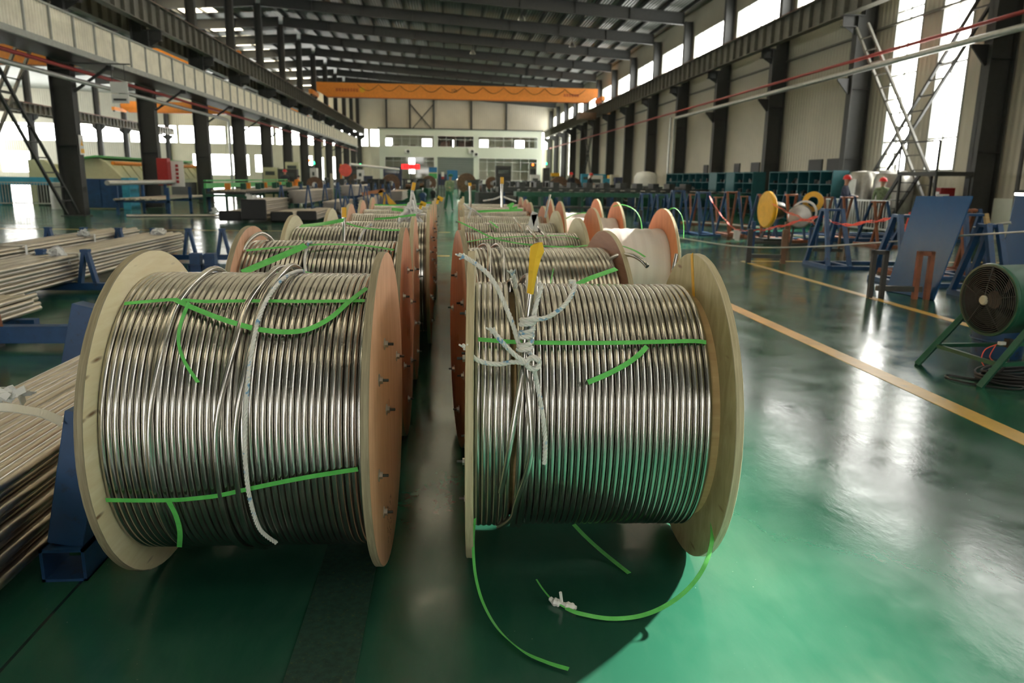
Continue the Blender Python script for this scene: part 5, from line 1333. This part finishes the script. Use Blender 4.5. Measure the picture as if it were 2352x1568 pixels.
p, q = atZ(1962, 522), atZ(2060, 524)
fence(13.1, 25.2, 13.6, 22.2, 1.0, 'grey bar fence between the dark column and the steel tanks', 'galv', 26)
fence(-22.0, 35.5, -16.6, 35.8, 1.05, 'grey bar fence before the sky blue machine', 'galv', 44)
t = thing('notice_board', 'framed grey notice board below the tall windows', 'board', (15.3, 26.3, 0)); MB().b2((-.03, -.42, .55), (.03, .42, 1.45)).b2((-.03, -.42, 0), (.03, -.36, .55)).b2((-.03, .36, 0), (.03, .42, .55)).build('frame', 'steel_dark', t, smooth=False); MB().b2((-.05, -.36, .6), (-.03, .36, 1.4)).build('sheet', 'glass_dark', t, smooth=False)
t = thing('fire_box', 'red fire box on the nearest dark column of the window wall', 'fire box', (14.5, 20.9, 1.0)); MB().b2((-.2, 0, 0), (.25, .3, .42)).build('body', 'red', t, smooth=False, bevel=.01); MB().b2((-.21, .05, .2), (-.2, .25, .3)).build('label_plate', 'white', t, smooth=False)
t = thing('water_tank', 'white plastic tank by the far end of the shelves', 'tank', (13.2, 50.0, 0)); MB().lathe([(0, 0), (.75, 0), (.78, .1), (.78, 1.7), (.6, 2.0), (.2, 2.1), (0, 2.1)], 28).build('vessel', 'white', t)
t = thing('wall_lamp', 'small lit wall lamp at the picture edge above the blue sheet', 'lamp', atY(2346, 445, 16.5)); MB().lathe([(0, -.05), (.13, -.03), (.13, .03), (0, .05)], 16).build('lamp_glass', 'lamp', t); MB().lathe([(.02, .04), (.16, .02), (.17, .05), (.03, .09)], 16).build('lamp_shade', 'steel_dark', t)

# ================================================================ people
def person(x, y, rz, mats, label, h=1.72, helmet='helmet', pose='stand', arm=(0, 0), lean=0., held=None):
    """one skinned body surface; clothing areas are its materials, helmet a part"""
    s = h / 1.75; t = thing('person', label, 'person', (x, y, 0), rz)
    J = {}; E_ = []
    def j(n, p, r, par=None):
        z = p[2]; dy = -lean * max(0, z - .95); J[n] = (Vector((p[0], p[1] + dy, z)) * s, r * s)
        if par: E_.append((par, n))
    st = .20 if pose == 'walk' else 0
    j('pelvis', (0, 0, .95), (.155)); j('waist', (0, .0, 1.08), .135, 'pelvis'); j('chest', (0, .0, 1.30), .165, 'waist'); j('neckb', (0, .0, 1.45), .085, 'chest'); j('neck', (0, -.01, 1.52), .055, 'neckb'); j('headlo', (0, -.025, 1.585), .075, 'neck'); j('head', (0, -.02, 1.66), .095, 'headlo'); j('crown', (0, -.01, 1.71), .075, 'head')
    for n, e in (('l', -1), ('r', 1)):
        f = st * e
        j('hip' + n, (e * .09, 0, .90), .105, 'pelvis'); j('knee' + n, (e * .105, -.04 - f * .6, .50), .068, 'hip' + n); j('ank' + n, (e * .11, .02 - f * 1.1, .09), .047, 'knee' + n); j('toe' + n, (e * .12, -.13 - f * 1.1, .04), .042, 'ank' + n)
        j('sh' + n, (e * .185, 0, 1.40), .075, 'chest')
        a = arm[0 if e < 0 else 1]
        if a: j('el' + n, (e * .23, -.10, 1.16), .052, 'sh' + n); j('wr' + n, (e * .12, -.30, 1.14), .036, 'el' + n); j('ha' + n, (e * .08, -.37, 1.14), .036, 'wr' + n)
        else: j('el' + n, (e * .24, .03 + f * .4, 1.13), .052, 'sh' + n); j('wr' + n, (e * .245, -.03 + f * .8, .88), .036, 'el' + n); j('ha' + n, (e * .24, -.05 + f * .9, .80), .036, 'wr' + n)
    names = list(J); me = bpy.data.meshes.new('body'); me.from_pydata([J[n][0] for n in names], [(names.index(a), names.index(b)) for a, b in E_], [])
    o = bpy.data.objects.new('body', me); COL.objects.link(o)
    o.modifiers.new('s', 'SKIN'); ss = o.modifiers.new('u', 'SUBSURF'); ss.levels = 1; ss.render_levels = 1
    for i, n in enumerate(names):
        v = me.skin_vertices[0].data[i]; r = J[n][1]
        fx = 1.22 if n in ('chest', 'waist', 'pelvis') else 1.0; v.radius = (r * fx, r * (.78 if fx > 1 else 1)); v.use_root = (n == 'pelvis')
    dg = bpy.context.evaluated_depsgraph_get(); ev = bpy.data.meshes.new_from_object(o.evaluated_get(dg)); bpy.data.objects.remove(o)
    ev.materials.clear()
    for m in (mats[0], mats[1], 'skin', 'boot'): ev.materials.append(MT[m])
    hands = [J['hal'][0], J['har'][0]]
    for p in ev.polygons:
        c = p.center; p.use_smooth = True
        if min((c - q).length for q in hands) < .07 * s: k = 2
        elif c.z > 1.50 * s: k = 2
        elif c.z < .12 * s: k = 3
        elif c.z < .98 * s and abs(c.x) < .2 * s: k = 1
        else: k = 0
        p.material_index = k
    b = bpy.data.objects.new('body', ev); COL.objects.link(b); b.parent = t
    hd = J['head'][0]
    if helmet:
        mb = MB(); mb.lathe([(.125 * s, .0), (.124 * s, .05 * s), (.10 * s, .10 * s), (.055 * s, .13 * s), (0, .137 * s)], 22, 'Z', hd + Vector((0, .0, .015 * s)))
        mb.lathe([(.118 * s, -.0), (.145 * s, -.008 * s), (.147 * s, .0), (.12 * s, .008 * s)], 22, 'Z', hd + Vector((0, -.008, .015 * s))); mb.box(hd + Vector((0, -.15 * s, .012 * s)), (.13 * s, .06 * s, .008))
        mb.build('helmet', helmet, t)
    else:
        MB().lathe([(.098 * s, -.03 * s), (.10 * s, .03 * s), (.07 * s, .075 * s), (0, .09 * s)], 18, 'Z', hd + Vector((0, .015, .01))).build('hair', 'black', t)
    mb = MB(); mb.box(hd + Vector((0, -.098 * s, -.025 * s)), (.024 * s, .03 * s, .04 * s)); mb.build('nose', 'skin', t, smooth=False, bevel=.006)
    mb = MB()
    for e in (-1, 1): mb.box(hd + Vector((e * .034 * s, -.09 * s, -.0)), (.022 * s, .012, .009 * s))
    mb.box(hd + Vector((0, -.086 * s, -.07 * s)), (.04 * s, .014, .007 * s)); mb.build('eyes_and_mouth', 'boot', t, smooth=False)
    return t
person(11.95, 21.9, .9, ('coverall_blue', 'coverall_blue'), 'person in dark blue work clothes and red helmet standing by the dark column, arms bent', 1.70, arm=(1, 1))
person(13.95, 23.3, -.4, ('camo', 'coverall_dark'), 'person in a red helmet half hidden beyond the fence beneath the tall windows', 1.66)
person(.02, 34.8, .35, ('camo', 'coverall_green'), 'person in green trousers and pale jacket walking along the aisle', 1.16 * 1.4, helmet='coverall_green', pose='walk', arm=(1, 0), lean=.3)
person(-10.2, 48.5, .5, ('coverall_dark', 'coverall_dark'), 'person in dark clothes and red helmet behind the green tables', 1.80, arm=(1, 1))
person(-9.3, 46.9, 2.6, ('coverall_orange', 'coverall_dark'), 'person in a bright orange jacket bending beside the green tables', 1.5, helmet=None, lean=.6, arm=(1, 1))
person(7.9, 48.5, .3, ('coverall_dark', 'coverall_dark'), 'person in black with a red helmet standing behind the mill line, nearer the aisle', 1.9)
person(9.2, 49.5, 1.0, ('coverall_dark', 'coverall_dark'), 'person in black with a red helmet leaning behind the mill line, nearer the window wall', 1.88, lean=.25, arm=(1, 1))
person(-17.2, 51.0, .3, ('coverall_blue', 'coverall_blue'), 'person in a red helmet in front of the long cream press', 1.75)

# ================================================================ machines beyond the walkway
t = thing('press_brake', 'long cream machine with a green sloping lid standing past the walkway columns', 'machine', (-15.6, 37.0, 0))
def side_plate(y, parent):
    MB().prism([(.3, 0), (.3, 1.3), (-.35, 2.0), (-.7, 2.15), (-1.35, 2.15), (-1.35, 0)], y, y + .35, 'Y').build('side_plate', 'press', parent, smooth=False)
for y in (0, 6.0, 12.5): side_plate(y, t)
MB().prism([(.0, 1.2), (-.45, 1.8), (-.8, 2.1), (-1.3, 2.1), (-1.3, 1.2)], .35, 12.5, 'Y').build('hood', 'press', t, smooth=False)
for i in range(11): MB().bar((-.02, .9 + i * 1.05, 1.22), (-.43, .9 + i * 1.05, 1.86), .06, .05, (0, 1, 0)).build('rib', 'press', t, smooth=False)
MB().prism([(-.6, 2.2), (-1.7, 2.05), (-1.7, 2.12), (-.6, 2.28)], -.4, 12.9, 'Y').build('lid', 'green', t, smooth=False)
for i in range(3): MB().cyl((-.28, .6 + i * 4.1, 1.95), (-.28, 4.2 + i * 4.1, 1.95), .09, 12).build('roller', 'orange', t)
MB().b2((-1.3, .3, .2), (-.3, 12.4, 1.0)).build('bed', 'machine', t, smooth=False)
MB().b2((-1.0, .4, 1.0), (-.1, 12.3, 1.2)).build('table', 'press', t, smooth=False)
t = thing('press_brake', 'shorter cream machine end behind the long one, nearest the fence', 'machine', (-19.9, 40.4, 0))
MB().prism([(.3, 0), (.3, 1.3), (-.35, 1.95), (-.6, 2.1), (-1.3, 2.1), (-1.3, 0)], 0, .4, 'Y').build('side_plate', 'press', t, smooth=False); MB().b2((-1.2, .4, 1.1), (.0, 3.2, 1.9)).build('hood', 'press', t, smooth=False); MB().b2((-1.2, .4, .3), (0, 3.2, 1.05)).build('bed', 'sky_blue', t, smooth=False)
MB().cyl((.05, .5, 1.7), (.05, 3.0, 1.7), .08, 10).build('roller', 'orange', t)
t = thing('steel_cabinet', 'blue two-door steel cabinet in front of the cream machine', 'cabinet', (-14.45, 33.3, 0), -.05)
MB().b2((-.9, -.4, .05), (.9, .4, 1.25)).build('body', 'blue', t, smooth=False, bevel=.01)
for s in (-1, 1): MB().b2((s * .45 - .43, -.43, .1), (s * .45 + .43, -.4, 1.2)).build('door', 'blue', t, smooth=False)
MB().b2((.88, -.44, .0), (1.2, .4, 1.3)).build('side_door', 'sky_blue', t, smooth=False)
t = thing('work_table', 'orange topped work table beside the blue cabinet', 'table', (-15.4, 35.2, 0)); MB().b2((-1.2, -.5, .72), (1.2, .5, .80)).build('table_top', 'orange_dk', t, smooth=False)
for x in (-1.1, 1.1):
    for y in (-.45, .45): MB().b2((x - .04, y - .04, 0), (x + .04, y + .04, .72)).build('leg', 'yellow', t, smooth=False)
t = thing('sky_blue_machine', 'long sky blue machine behind the bar fence', 'machine', (-27.8, 37.5, 0))
MB().b2((0, -.6, .9), (9.5, .6, 1.25)).build('beam', 'sky_blue', t, smooth=False); MB().b2((0, -.5, 0), (1.8, .5, 1.9)).build('head', 'sky_blue', t, smooth=False, bevel=.03); MB().b2((4.4, -.45, 0), (7.0, .45, .9)).build('bed', 'sky_blue', t, smooth=False)
MB().cyl((1.9, 0, 1.2), (1.9, 0, 2.4), .18, 14).build('motor', 'machine', t); MB().b2((1.2, -.5, 1.9), (2.7, .5, 2.2)).build('gearbox', 'machine', t, smooth=False)
for x in (2.6, 5.0, 8.6): MB().b2((x, -.4, 0), (x + .3, .4, .9)).build('leg', 'machine', t, smooth=False)
t = thing('round_bin', 'pale round drum at the foot of the nearest walkway column', 'drum', (-16.1, 33.0, 0)); MB().lathe([(0, 0), (.42, 0), (.44, .5), (.42, 1.05), (0, 1.05)], 26).build('body', 'steel_light', t)
t = thing('hanging_sign', 'white two-part notice hanging under the walkway', 'sign', (-10.55, 26.0, 3.7)); MB().b2((-.27, -.02, .32), (.27, .02, .66)).b2((-.25, -.02, 0), (.27, .02, .28)).build('plate', 'white', t, smooth=False); MB().b2((-.2, -.03, .08), (.2, -.02, .14)).build('lettering', 'steel_grey', t, smooth=False)
MB().bar((-.2, 0, .66), (-.2, 0, 1.2), .015).bar((.2, 0, .66), (.2, 0, 1.2), .015).bar((-2.1, 0, 1.2), (.4, 0, 1.2), .04).build('hanger', 'steel_grey', t, smooth=False)
t = thing('column_sign', 'white and yellow warning sign on the nearest walkway column', 'sign', (-12.66, 27.65, 2.1)); MB().b2((0, -.16, 0), (.015, .16, .66)).build('plate', 'white', t, smooth=False); MB().b2((.015, -.13, .05), (.02, .13, .2)).build('caption_band', 'yellow', t, smooth=False)
MB().add([(.018, -.11, .3), (.018, .11, .3), (.018, 0, .52)], [(0, 1, 2)]).build('warning_triangle', 'yellow', t, smooth=False)
MB().add([(.0, -.17, .0), (.015, -.17, 0), (.015, -.17, .66), (0, -.17, .66)], [(0, 1, 2, 3)]).build('plate_edge', 'white', t, smooth=False)
t = thing('fire_cabinet', 'red fire cabinet on the second walkway column', 'cabinet', (-12.45, 34.3, 1.0)); MB().b2((-.1, -.3, 0), (.35, .1, 1.15)).build('body', 'red', t, smooth=False, bevel=.01); MB().b2((-.1, -.31, .15), (.33, -.3, 1.0)).build('door', 'red', t, smooth=False)
t = thing('poster_board', 'white board with red writing beside the red fire cabinet', 'board', (-11.85, 34.4, .95)); MB().b2((-.28, 0, 0), (.28, .04, 1.1)).build('plate', 'white', t, smooth=False)
mb = MB()
for i in range(5): mb.b2((-.06, -.01, .15 + i * .17), (.06, 0, .27 + i * .17))
mb.build('lettering', 'red', t, smooth=False)

# ---------------------------------------------------------------- tube mill equipment in the far hall
def mill(x, y, rz, label, L=3.2, mat='green_dk', h=1.0, seed=0, wheel=True):
    t = thing('mill_stand', label, 'machine', (x, y, 0), rz, 'tube mill stands'); r = random.Random(seed)
    MB().b2((-L / 2, -.5, .1), (L / 2, .5, h * .62)).b2((-L / 2 - .05, -.55, 0), (L / 2 + .05, .55, .1)).build('bed', mat, t, smooth=False, bevel=.02)
    n = int(L / .65)
    for i in range(n):
        xx = -L / 2 + .35 + i * (L - .7) / max(1, n - 1); hh = r.uniform(.35, .62)
        MB().b2((xx - .12, -.35, h * .62), (xx + .12, -.18, h * .62 + hh)).b2((xx - .12, .18, h * .62), (xx + .12, .35, h * .62 + hh)).b2((xx - .14, -.38, h * .62 + hh), (xx + .14, .38, h * .62 + hh + .08)).build('roll_housing', 'machine', t, smooth=False)
        MB().cyl((xx, -.16, h * .62 + .22), (xx, .16, h * .62 + .22), .15, 14).build('roll', 'zinc' if i % 2 else 'brown', t)
    if wheel: MB().tube([(L / 2 - .3 + .0, -.52 - .05, h * .5 + 0)] + [(L / 2 - .3, -.6, h * .5)], .02, 6).lathe([(.2, -.02), (.24, 0), (.2, .02), (.18, 0), (.2, -.02)], 20, 'Y', (L / 2 - .3, -.62, h * .5)).build('hand_wheel', 'zinc', t)
    MB().cyl((-.3, -.75, .35), (.5, -.75, .35), .2, 16).b2((-.3, -.9, 0), (.5, -.6, .18)).build('motor', 'machine' if seed % 2 else 'blue', t)
    return t
def uncoiler(x, y, rz, label, R=.75, mat='brown'):
    t = thing('uncoiler', label, 'machine', (x, y, 0), rz, 'strip uncoilers')
    MB().lathe([(.15, -.12), (R, -.12), (R, .12), (.15, .12)], 32, 'Y', (0, 0, R + .45)).build('strip_coil', mat, t)
    MB().lathe([(0, -.2), (.16, -.2), (.16, .3), (0, .3)], 18, 'Y', (0, 0, R + .45)).build('mandrel', 'zinc', t)
    MB().prism([(-.5, 0), (.5, 0), (.18, R + .5), (-.18, R + .5)], .2, .45, 'Y').b2((-.6, -.2, 0), (.6, .6, .12)).build('pedestal', 'green_dk', t, smooth=False)
    return t
def cabinet(x, y, rz, mat, label, w=.8, h=1.9, lamp=None):
    t = thing('control_cabinet', label, 'cabinet', (x, y, 0), rz, 'control cabinets of the tube mill')
    MB().b2((-w / 2, -.3, .08), (w / 2, .3, h)).b2((-w / 2 + .03, -.27, 0), (w / 2 - .03, .27, .08)).build('body', mat, t, smooth=False, bevel=.01)
    MB().b2((-w / 2 + .04, -.315, .15), (w / 2 - .04, -.3, h - .07)).build('door', mat, t, smooth=False)
    MB().b2((-w / 2 + .15, -.325, h - .5), (w / 2 - .15, -.315, h - .25)).build('display', 'glass_dark', t, smooth=False); MB().b2((w / 2 - .1, -.34, h * .5), (w / 2 - .07, -.315, h * .5 + .12)).build('handle', 'steel_dark', t, smooth=False)
    if lamp:
        mb = MB(); mb.cyl((0, 0, h), (0, 0, h + .25), .02, 8); mb.build('lamp_pole', 'steel_grey', t); MB().lathe([(0, h + .25), (.07, h + .25), (.08, h + .33), (.06, h + .42), (0, h + .44)], 14).build('signal_lamp', lamp, t)
    return t
spec = []
R_ = random.Random(42)
side_txt = lambda x: 'between the walkway columns and the aisle' if x < -.5 else 'between the aisle and the window wall'
mills_l = [(-6.2, 50, .1, 3.4, 'green_dk'), (-4.3, 46, 1.2, 3.0, 'machine'), (-2.4, 49, 1.5, 3.2, 'green_dk'), (-7.6, 55, .4, 3.0, 'blue'), (-4.4, 57, 1.5, 3.4, 'machine'), (-1.9, 58, 1.5, 3.0, 'green_dk'), (-9.4, 62, 0, 3.2, 'green_dk'), (-5.8, 66, .2, 3.4, 'blue'), (-2.6, 68, 1.4, 3.2, 'machine'), (-3.0, 78, .2, 3.4, 'green_dk'), (-7.4, 82, .1, 3.4, 'machine')]
mills_r = [(1.6, 48, 1.5, 3.2, 'green_dk'), (3.2, 44, .2, 3.2, 'machine'), (5.9, 41.2, .2, 3.2, 'green_dk'), (8.9, 42.6, .1, 2.8, 'machine'), (11.9, 41.2, .1, 2.6, 'green_dk'), (5.0, 52, .3, 3.0, 'blue'), (8.4, 53, .1, 3.4, 'machine'), (11.2, 55, .1, 3.0, 'green_dk'), (2.2, 60, 1.4, 3.0, 'green_dk'), (5.2, 64, .1, 3.2, 'machine'), (9.0, 66, .1, 3.2, 'blue'), (2.4, 76, 1.4, 3.0, 'green_dk'), (6.0, 80, .1, 3.4, 'machine'), (10.2, 82, .1, 3.2, 'green_dk')]
cn = {'green_dk': 'dark green', 'machine': 'oily dark', 'blue': 'dark blue'}
for grp, side in ((mills_l, 'walkway side'), (mills_r, 'window-wall side')):
    cnt = {}
    for i, (x, y, rz, L, m) in enumerate(grp):
        cnt[m] = cnt.get(m, 0) + 1
        mill(x, y, rz, '%s tube mill stand, %s of the aisle, %s going away' % (cn[m], side, ORD[cnt[m] - 1]), L, m, 1.15, i)
for i, (x, y, rz, Rr) in enumerate(((-3.9, 52, .2, .62), (-7.2, 60, .1, .6), (-8.4, 48.5, .2, .5), (-1.6, 63, .3, .6))):
    uncoiler(x, y, rz, 'brown coil wheel on a green pedestal, walkway side of the aisle, %s going away' % ORD[i], Rr)
for i, (x, y, rz, Rr) in enumerate(((1.3, 55, .2, .7), (6.9, 47, .1, .62), (4.0, 70, .1, .6), (3.9, 58, .2, .5), (10.0, 60, .1, .6))):
    uncoiler(x, y, rz, 'brown coil wheel on a green pedestal, window side of the aisle, %s going away' % ORD[i], Rr)
cab = [(-12.0, 60, 'press', 'tall cream control cabinet behind the fourth walkway column', 1.0, 2.5, None), (-11.6, 51, 'press', 'cream control cabinet between the walkway columns', .9, 2.0, None), (-10.3, 50, 'steel_grey', 'grey-blue electric cabinet behind the person in the dark jacket', 1.2, 1.9, None), (-9.0, 52, 'white', 'narrow white cabinet with a green lamp by the green tables', .45, 2.0, 'lamp_green'),
       (-9.6, 54, 'steel_grey', 'grey cabinet with an orange lamp by the green tables', .5, 2.2, 'lamp_red'), (-6.6, 58, 'white', 'narrow white cabinet with a green lamp further along the walkway side', .5, 2.0, 'lamp_green'), (-4.6, 63.5, 'coverall_blue', 'blue-grey control cabinet in front of the LED board', 1.5, 2.3, None), (-8.3, 68, 'steel_grey', 'grey cabinet behind the pink round cover', .8, 2.2, None),
       (3.6, 50, 'steel_grey', 'grey console with a dark screen near the aisle', 1.0, 2.3, None), (6.4, 56, 'white', 'white cabinet on the window-wall side of the aisle', .7, 1.8, None), (8.0, 62, 'steel_grey', 'grey cabinet with a green lamp by the window wall', .5, 2.4, 'lamp_green'), (6.9, 62, 'steel_grey', 'grey cabinet with an orange lamp by the window wall', .5, 2.3, 'lamp_red'), (9.9, 50.6, 'white', 'white cabinet behind the person leaning in black', .9, 1.8, None), (11.0, 52.5, 'sky_blue', 'turquoise cabinet by the window wall', .5, 1.6, None), (12.0, 53, 'coverall_blue', 'blue cabinet next to the turquoise one', .5, 1.7, None), (12.6, 57, 'cream', 'cream cabinet by the window wall beyond the white tank', .6, 1.9, None),
       (12.9, 67, 'sky_blue', 'pale blue notice frame near the end of the window wall', 2.2, 2.0, None), (1.2, 70, 'white', 'white cabinet at the aisle edge far down the hall', .6, 1.7, None), (-1.6, 74, 'white', 'white cabinet at the walkway edge of the aisle far down the hall', .6, 1.7, None)]
for x, y, m, lb, w, h, lp in cab: cabinet(x, y, 0, m, lb, w, h, lp)
t = thing('led_board', 'glowing red LED board hung in front of the office windows', 'display', (-2.95, 60, 2.3))
MB().b2((-.72, -.05, -.2), (.72, .05, .2)).build('housing', 'steel_dark', t, smooth=False); MB().b2((-.70, -.06, -.18), (.70, -.05, .18)).build('screen', 'led_red', t, smooth=False)
mb = MB()
for x in (-.5, -.3, -.05, .1, .35): mb.b2((x, -.065, -.12), (x + .05, -.06, .12)); mb.b2((x, -.065, -.02), (x + .13, -.06, .03))
mb.build('lettering', 'steel_dark', t, smooth=False); MB().b2((-.03, 0, -2.3), (.03, .06, -.2)).build('pole', 'steel_grey', t, smooth=False)
for i, (u, v, Y) in enumerate(((1053, 413, 62), (1072.5, 413, 62))):
    p = atY(u, v, Y); t = thing('work_lamp', 'round lit lamp near the shutter, the one nearer the walkway' if not i else 'wide lit lamp near the shutter, the one nearer the window wall', 'lamp', p)
    MB().lathe([(0, 0), (.11 if not i else .15, 0), (.12, .06), (0, .08)], 18, 'Y').build('lamp_glass', 'lamp', t); MB().lathe([(0, .08), (.13, .07), (.08, .16), (0, .16)], 16, 'Y').build('housing', 'steel_dark', t); MB().b2((-.02, .08, -p.z), (.02, .12, 0)).build('pole', 'steel_dark', t, smooth=False)
def board(u0, v0, u1, v1, Y, mat, label, cat='board', bands=()):
    a, b = atY(u0, v1, Y), atY(u1, v0, Y); t = thing('notice_board', label, cat, ((a.x + b.x) / 2, Y, 0)); w = (b.x - a.x) / 2; z0, z1 = max(.05, a.z), b.z
    MB().b2((-w, -.03, z0), (w, .03, z1)).build('plate', mat, t, smooth=False)
    for f0, f1, m in bands: MB().b2((-w, -.04, z0 + (z1 - z0) * f0), (w, -.03, z0 + (z1 - z0) * f1)).build('colour_band', m, t, smooth=False)
    for s in (-1, 1): MB().b2((s * w - .03, -.02, 0), (s * w + .03, .02, z0 + .02)).build('post', 'steel_grey', t, smooth=False)
board(1027, 391, 1051, 413, 75, 'blue_bright', 'blue board standing before the shutter')
board(985, 384, 1004, 410, 64, 'green', 'poster board with blue top and green landscape', bands=((.55, 1, 'blue_bright'), (.45, .55, 'press')))
board(1006, 400, 1026, 425, 66, 'coverall_blue', 'blue-violet board beside the small white and pink sign')
board(1014, 395, 1020, 411, 60, 'white', 'small white and pink sign on a pole at the aisle', bands=((0, .35, 'red'),))
board(941, 424, 958, 431, 58, 'steel_grey', 'little grey plate under the LED board')
board(836, 404, 856, 436, 55, 'coverall_blue', 'blue-grey cabinet-like board beyond the last walkway-side reels')
t = thing('tube_canopy', 'slanted pale tube roof edge above the mill near the LED board', 'canopy', (-6.6, 56, 0)); MB().cyl((-.5, 0, 2.35), (2.6, 6, 2.35 - .25), .09, 12).build('tube', 'white', t)  # plain white painted tube carried on two posts
for x, y in ((-.4, 0.2), (2.5, 5.8)): MB().b2((x - .04, y - .04, 0), (x + .04, y + .04, 2.2)).build('post', 'steel_grey', t, smooth=False)
t = thing('round_cover', 'pink-red round machine cover by the green tables', 'cover', (-7.0, 52.6, 0)); MB().lathe([(0, -.1), (.42, -.1), (.42, .1), (0, .1)], 26, 'Y', (0, 0, 1.9)).build('disc', 'tape_red', t); MB().b2((-.36, -.05, 0), (-.24, .05, 2.3)).build('post', 'orange', t, smooth=False)
t = thing('yellow_post', 'pale yellow post amid the machines behind the grey tube bundles', 'post', (-7.1, 47, 0)); MB().b2((-.08, -.08, 0), (.08, .08, 1.65)).build('post', 'cream', t, smooth=False)
t = thing('strip_arm', 'yellow bent arm of a machine rising behind the farthest walkway-side reels', 'machine arm', (-2.9, 30, 0))
A_ = atY(866, 438, 30) - Vector((-2.9, 30, 0)); B_ = atY(906, 473, 30) - Vector((-2.9, 30, 0)); C_ = atY(832, 446, 30) - Vector((-2.9, 30, 0)); D_ = atY(882, 437, 30) - Vector((-2.9, 30, 0))
MB().bar(A_ + Vector((.1, 0, 0)), B_, .14, .2).build('arm', 'yellow', t, smooth=False); MB().bar(C_, D_, .14, .14).build('beam', 'ply_orange', t, smooth=False); MB().bar((A_.x + .25, 0, 0), A_ + Vector((.25, 0, 0)), .12).build('post', 'yellow', t, smooth=False)
for i, (u, v, Y) in enumerate(((1275, 401, 70), (1490, 403, 54), (1408, 407, 58))):
    p = atY(u, v, Y); t = thing('yellow_hood', 'small yellow machine hood by the window wall, %s counting towards the camera' % ['first', 'third', 'second'][i], 'hood', (p.x, Y, 0)); MB().b2((-.4, -.3, p.z - .15), (.4, .3, p.z + .15)).build('hood', 'yellow', t, smooth=False, bevel=.03); MB().b2((-.3, -.2, 0), (.3, .2, p.z - .15)).build('body', 'machine', t, smooth=False)
# long dark roller line in front of the mills on the window side
t = thing('roller_line', 'long dark green roller line standing across behind the white-wrapped reels', 'machine', (3.9, 33, 0), .06)
MB().b2((-1.0, -.4, .75), (9.5, .4, .95)).build('bed', 'green_dk', t, smooth=False)
for i in range(12): MB().b2((-.8 + i * .9, -.35, 0), (-.7 + i * .9, .35, .75)).build('leg', 'green_dk', t, smooth=False)
for i in range(22): MB().cyl((-.8 + i * .47, -.35, 1.0), (-.8 + i * .47, .35, 1.0), .06, 10).build('roller', 'machine', t)
MB().b2((-.9, -.38, .25), (9.4, .38, .33)).build('shelf', 'machine', t, smooth=False)
t = thing('roller_line', 'second dark roller line just behind the first one by the white-wrapped reels', 'machine', (3.4, 37.5, 0), .04)
MB().b2((-1.0, -.5, .85), (9.8, .5, 1.1)).build('bed', 'machine', t, smooth=False)
for i in range(10): MB().b2((-.8 + i * 1.1, -.4, 0), (-.65 + i * 1.1, .4, .85)).build('leg', 'blue', t, smooth=False)
for i in range(12): MB().b2((-.8 + i * .85, -.45, 1.1), (-.5 + i * .85, .45, 1.35)).build('roll_housing', 'machine', t, smooth=False)
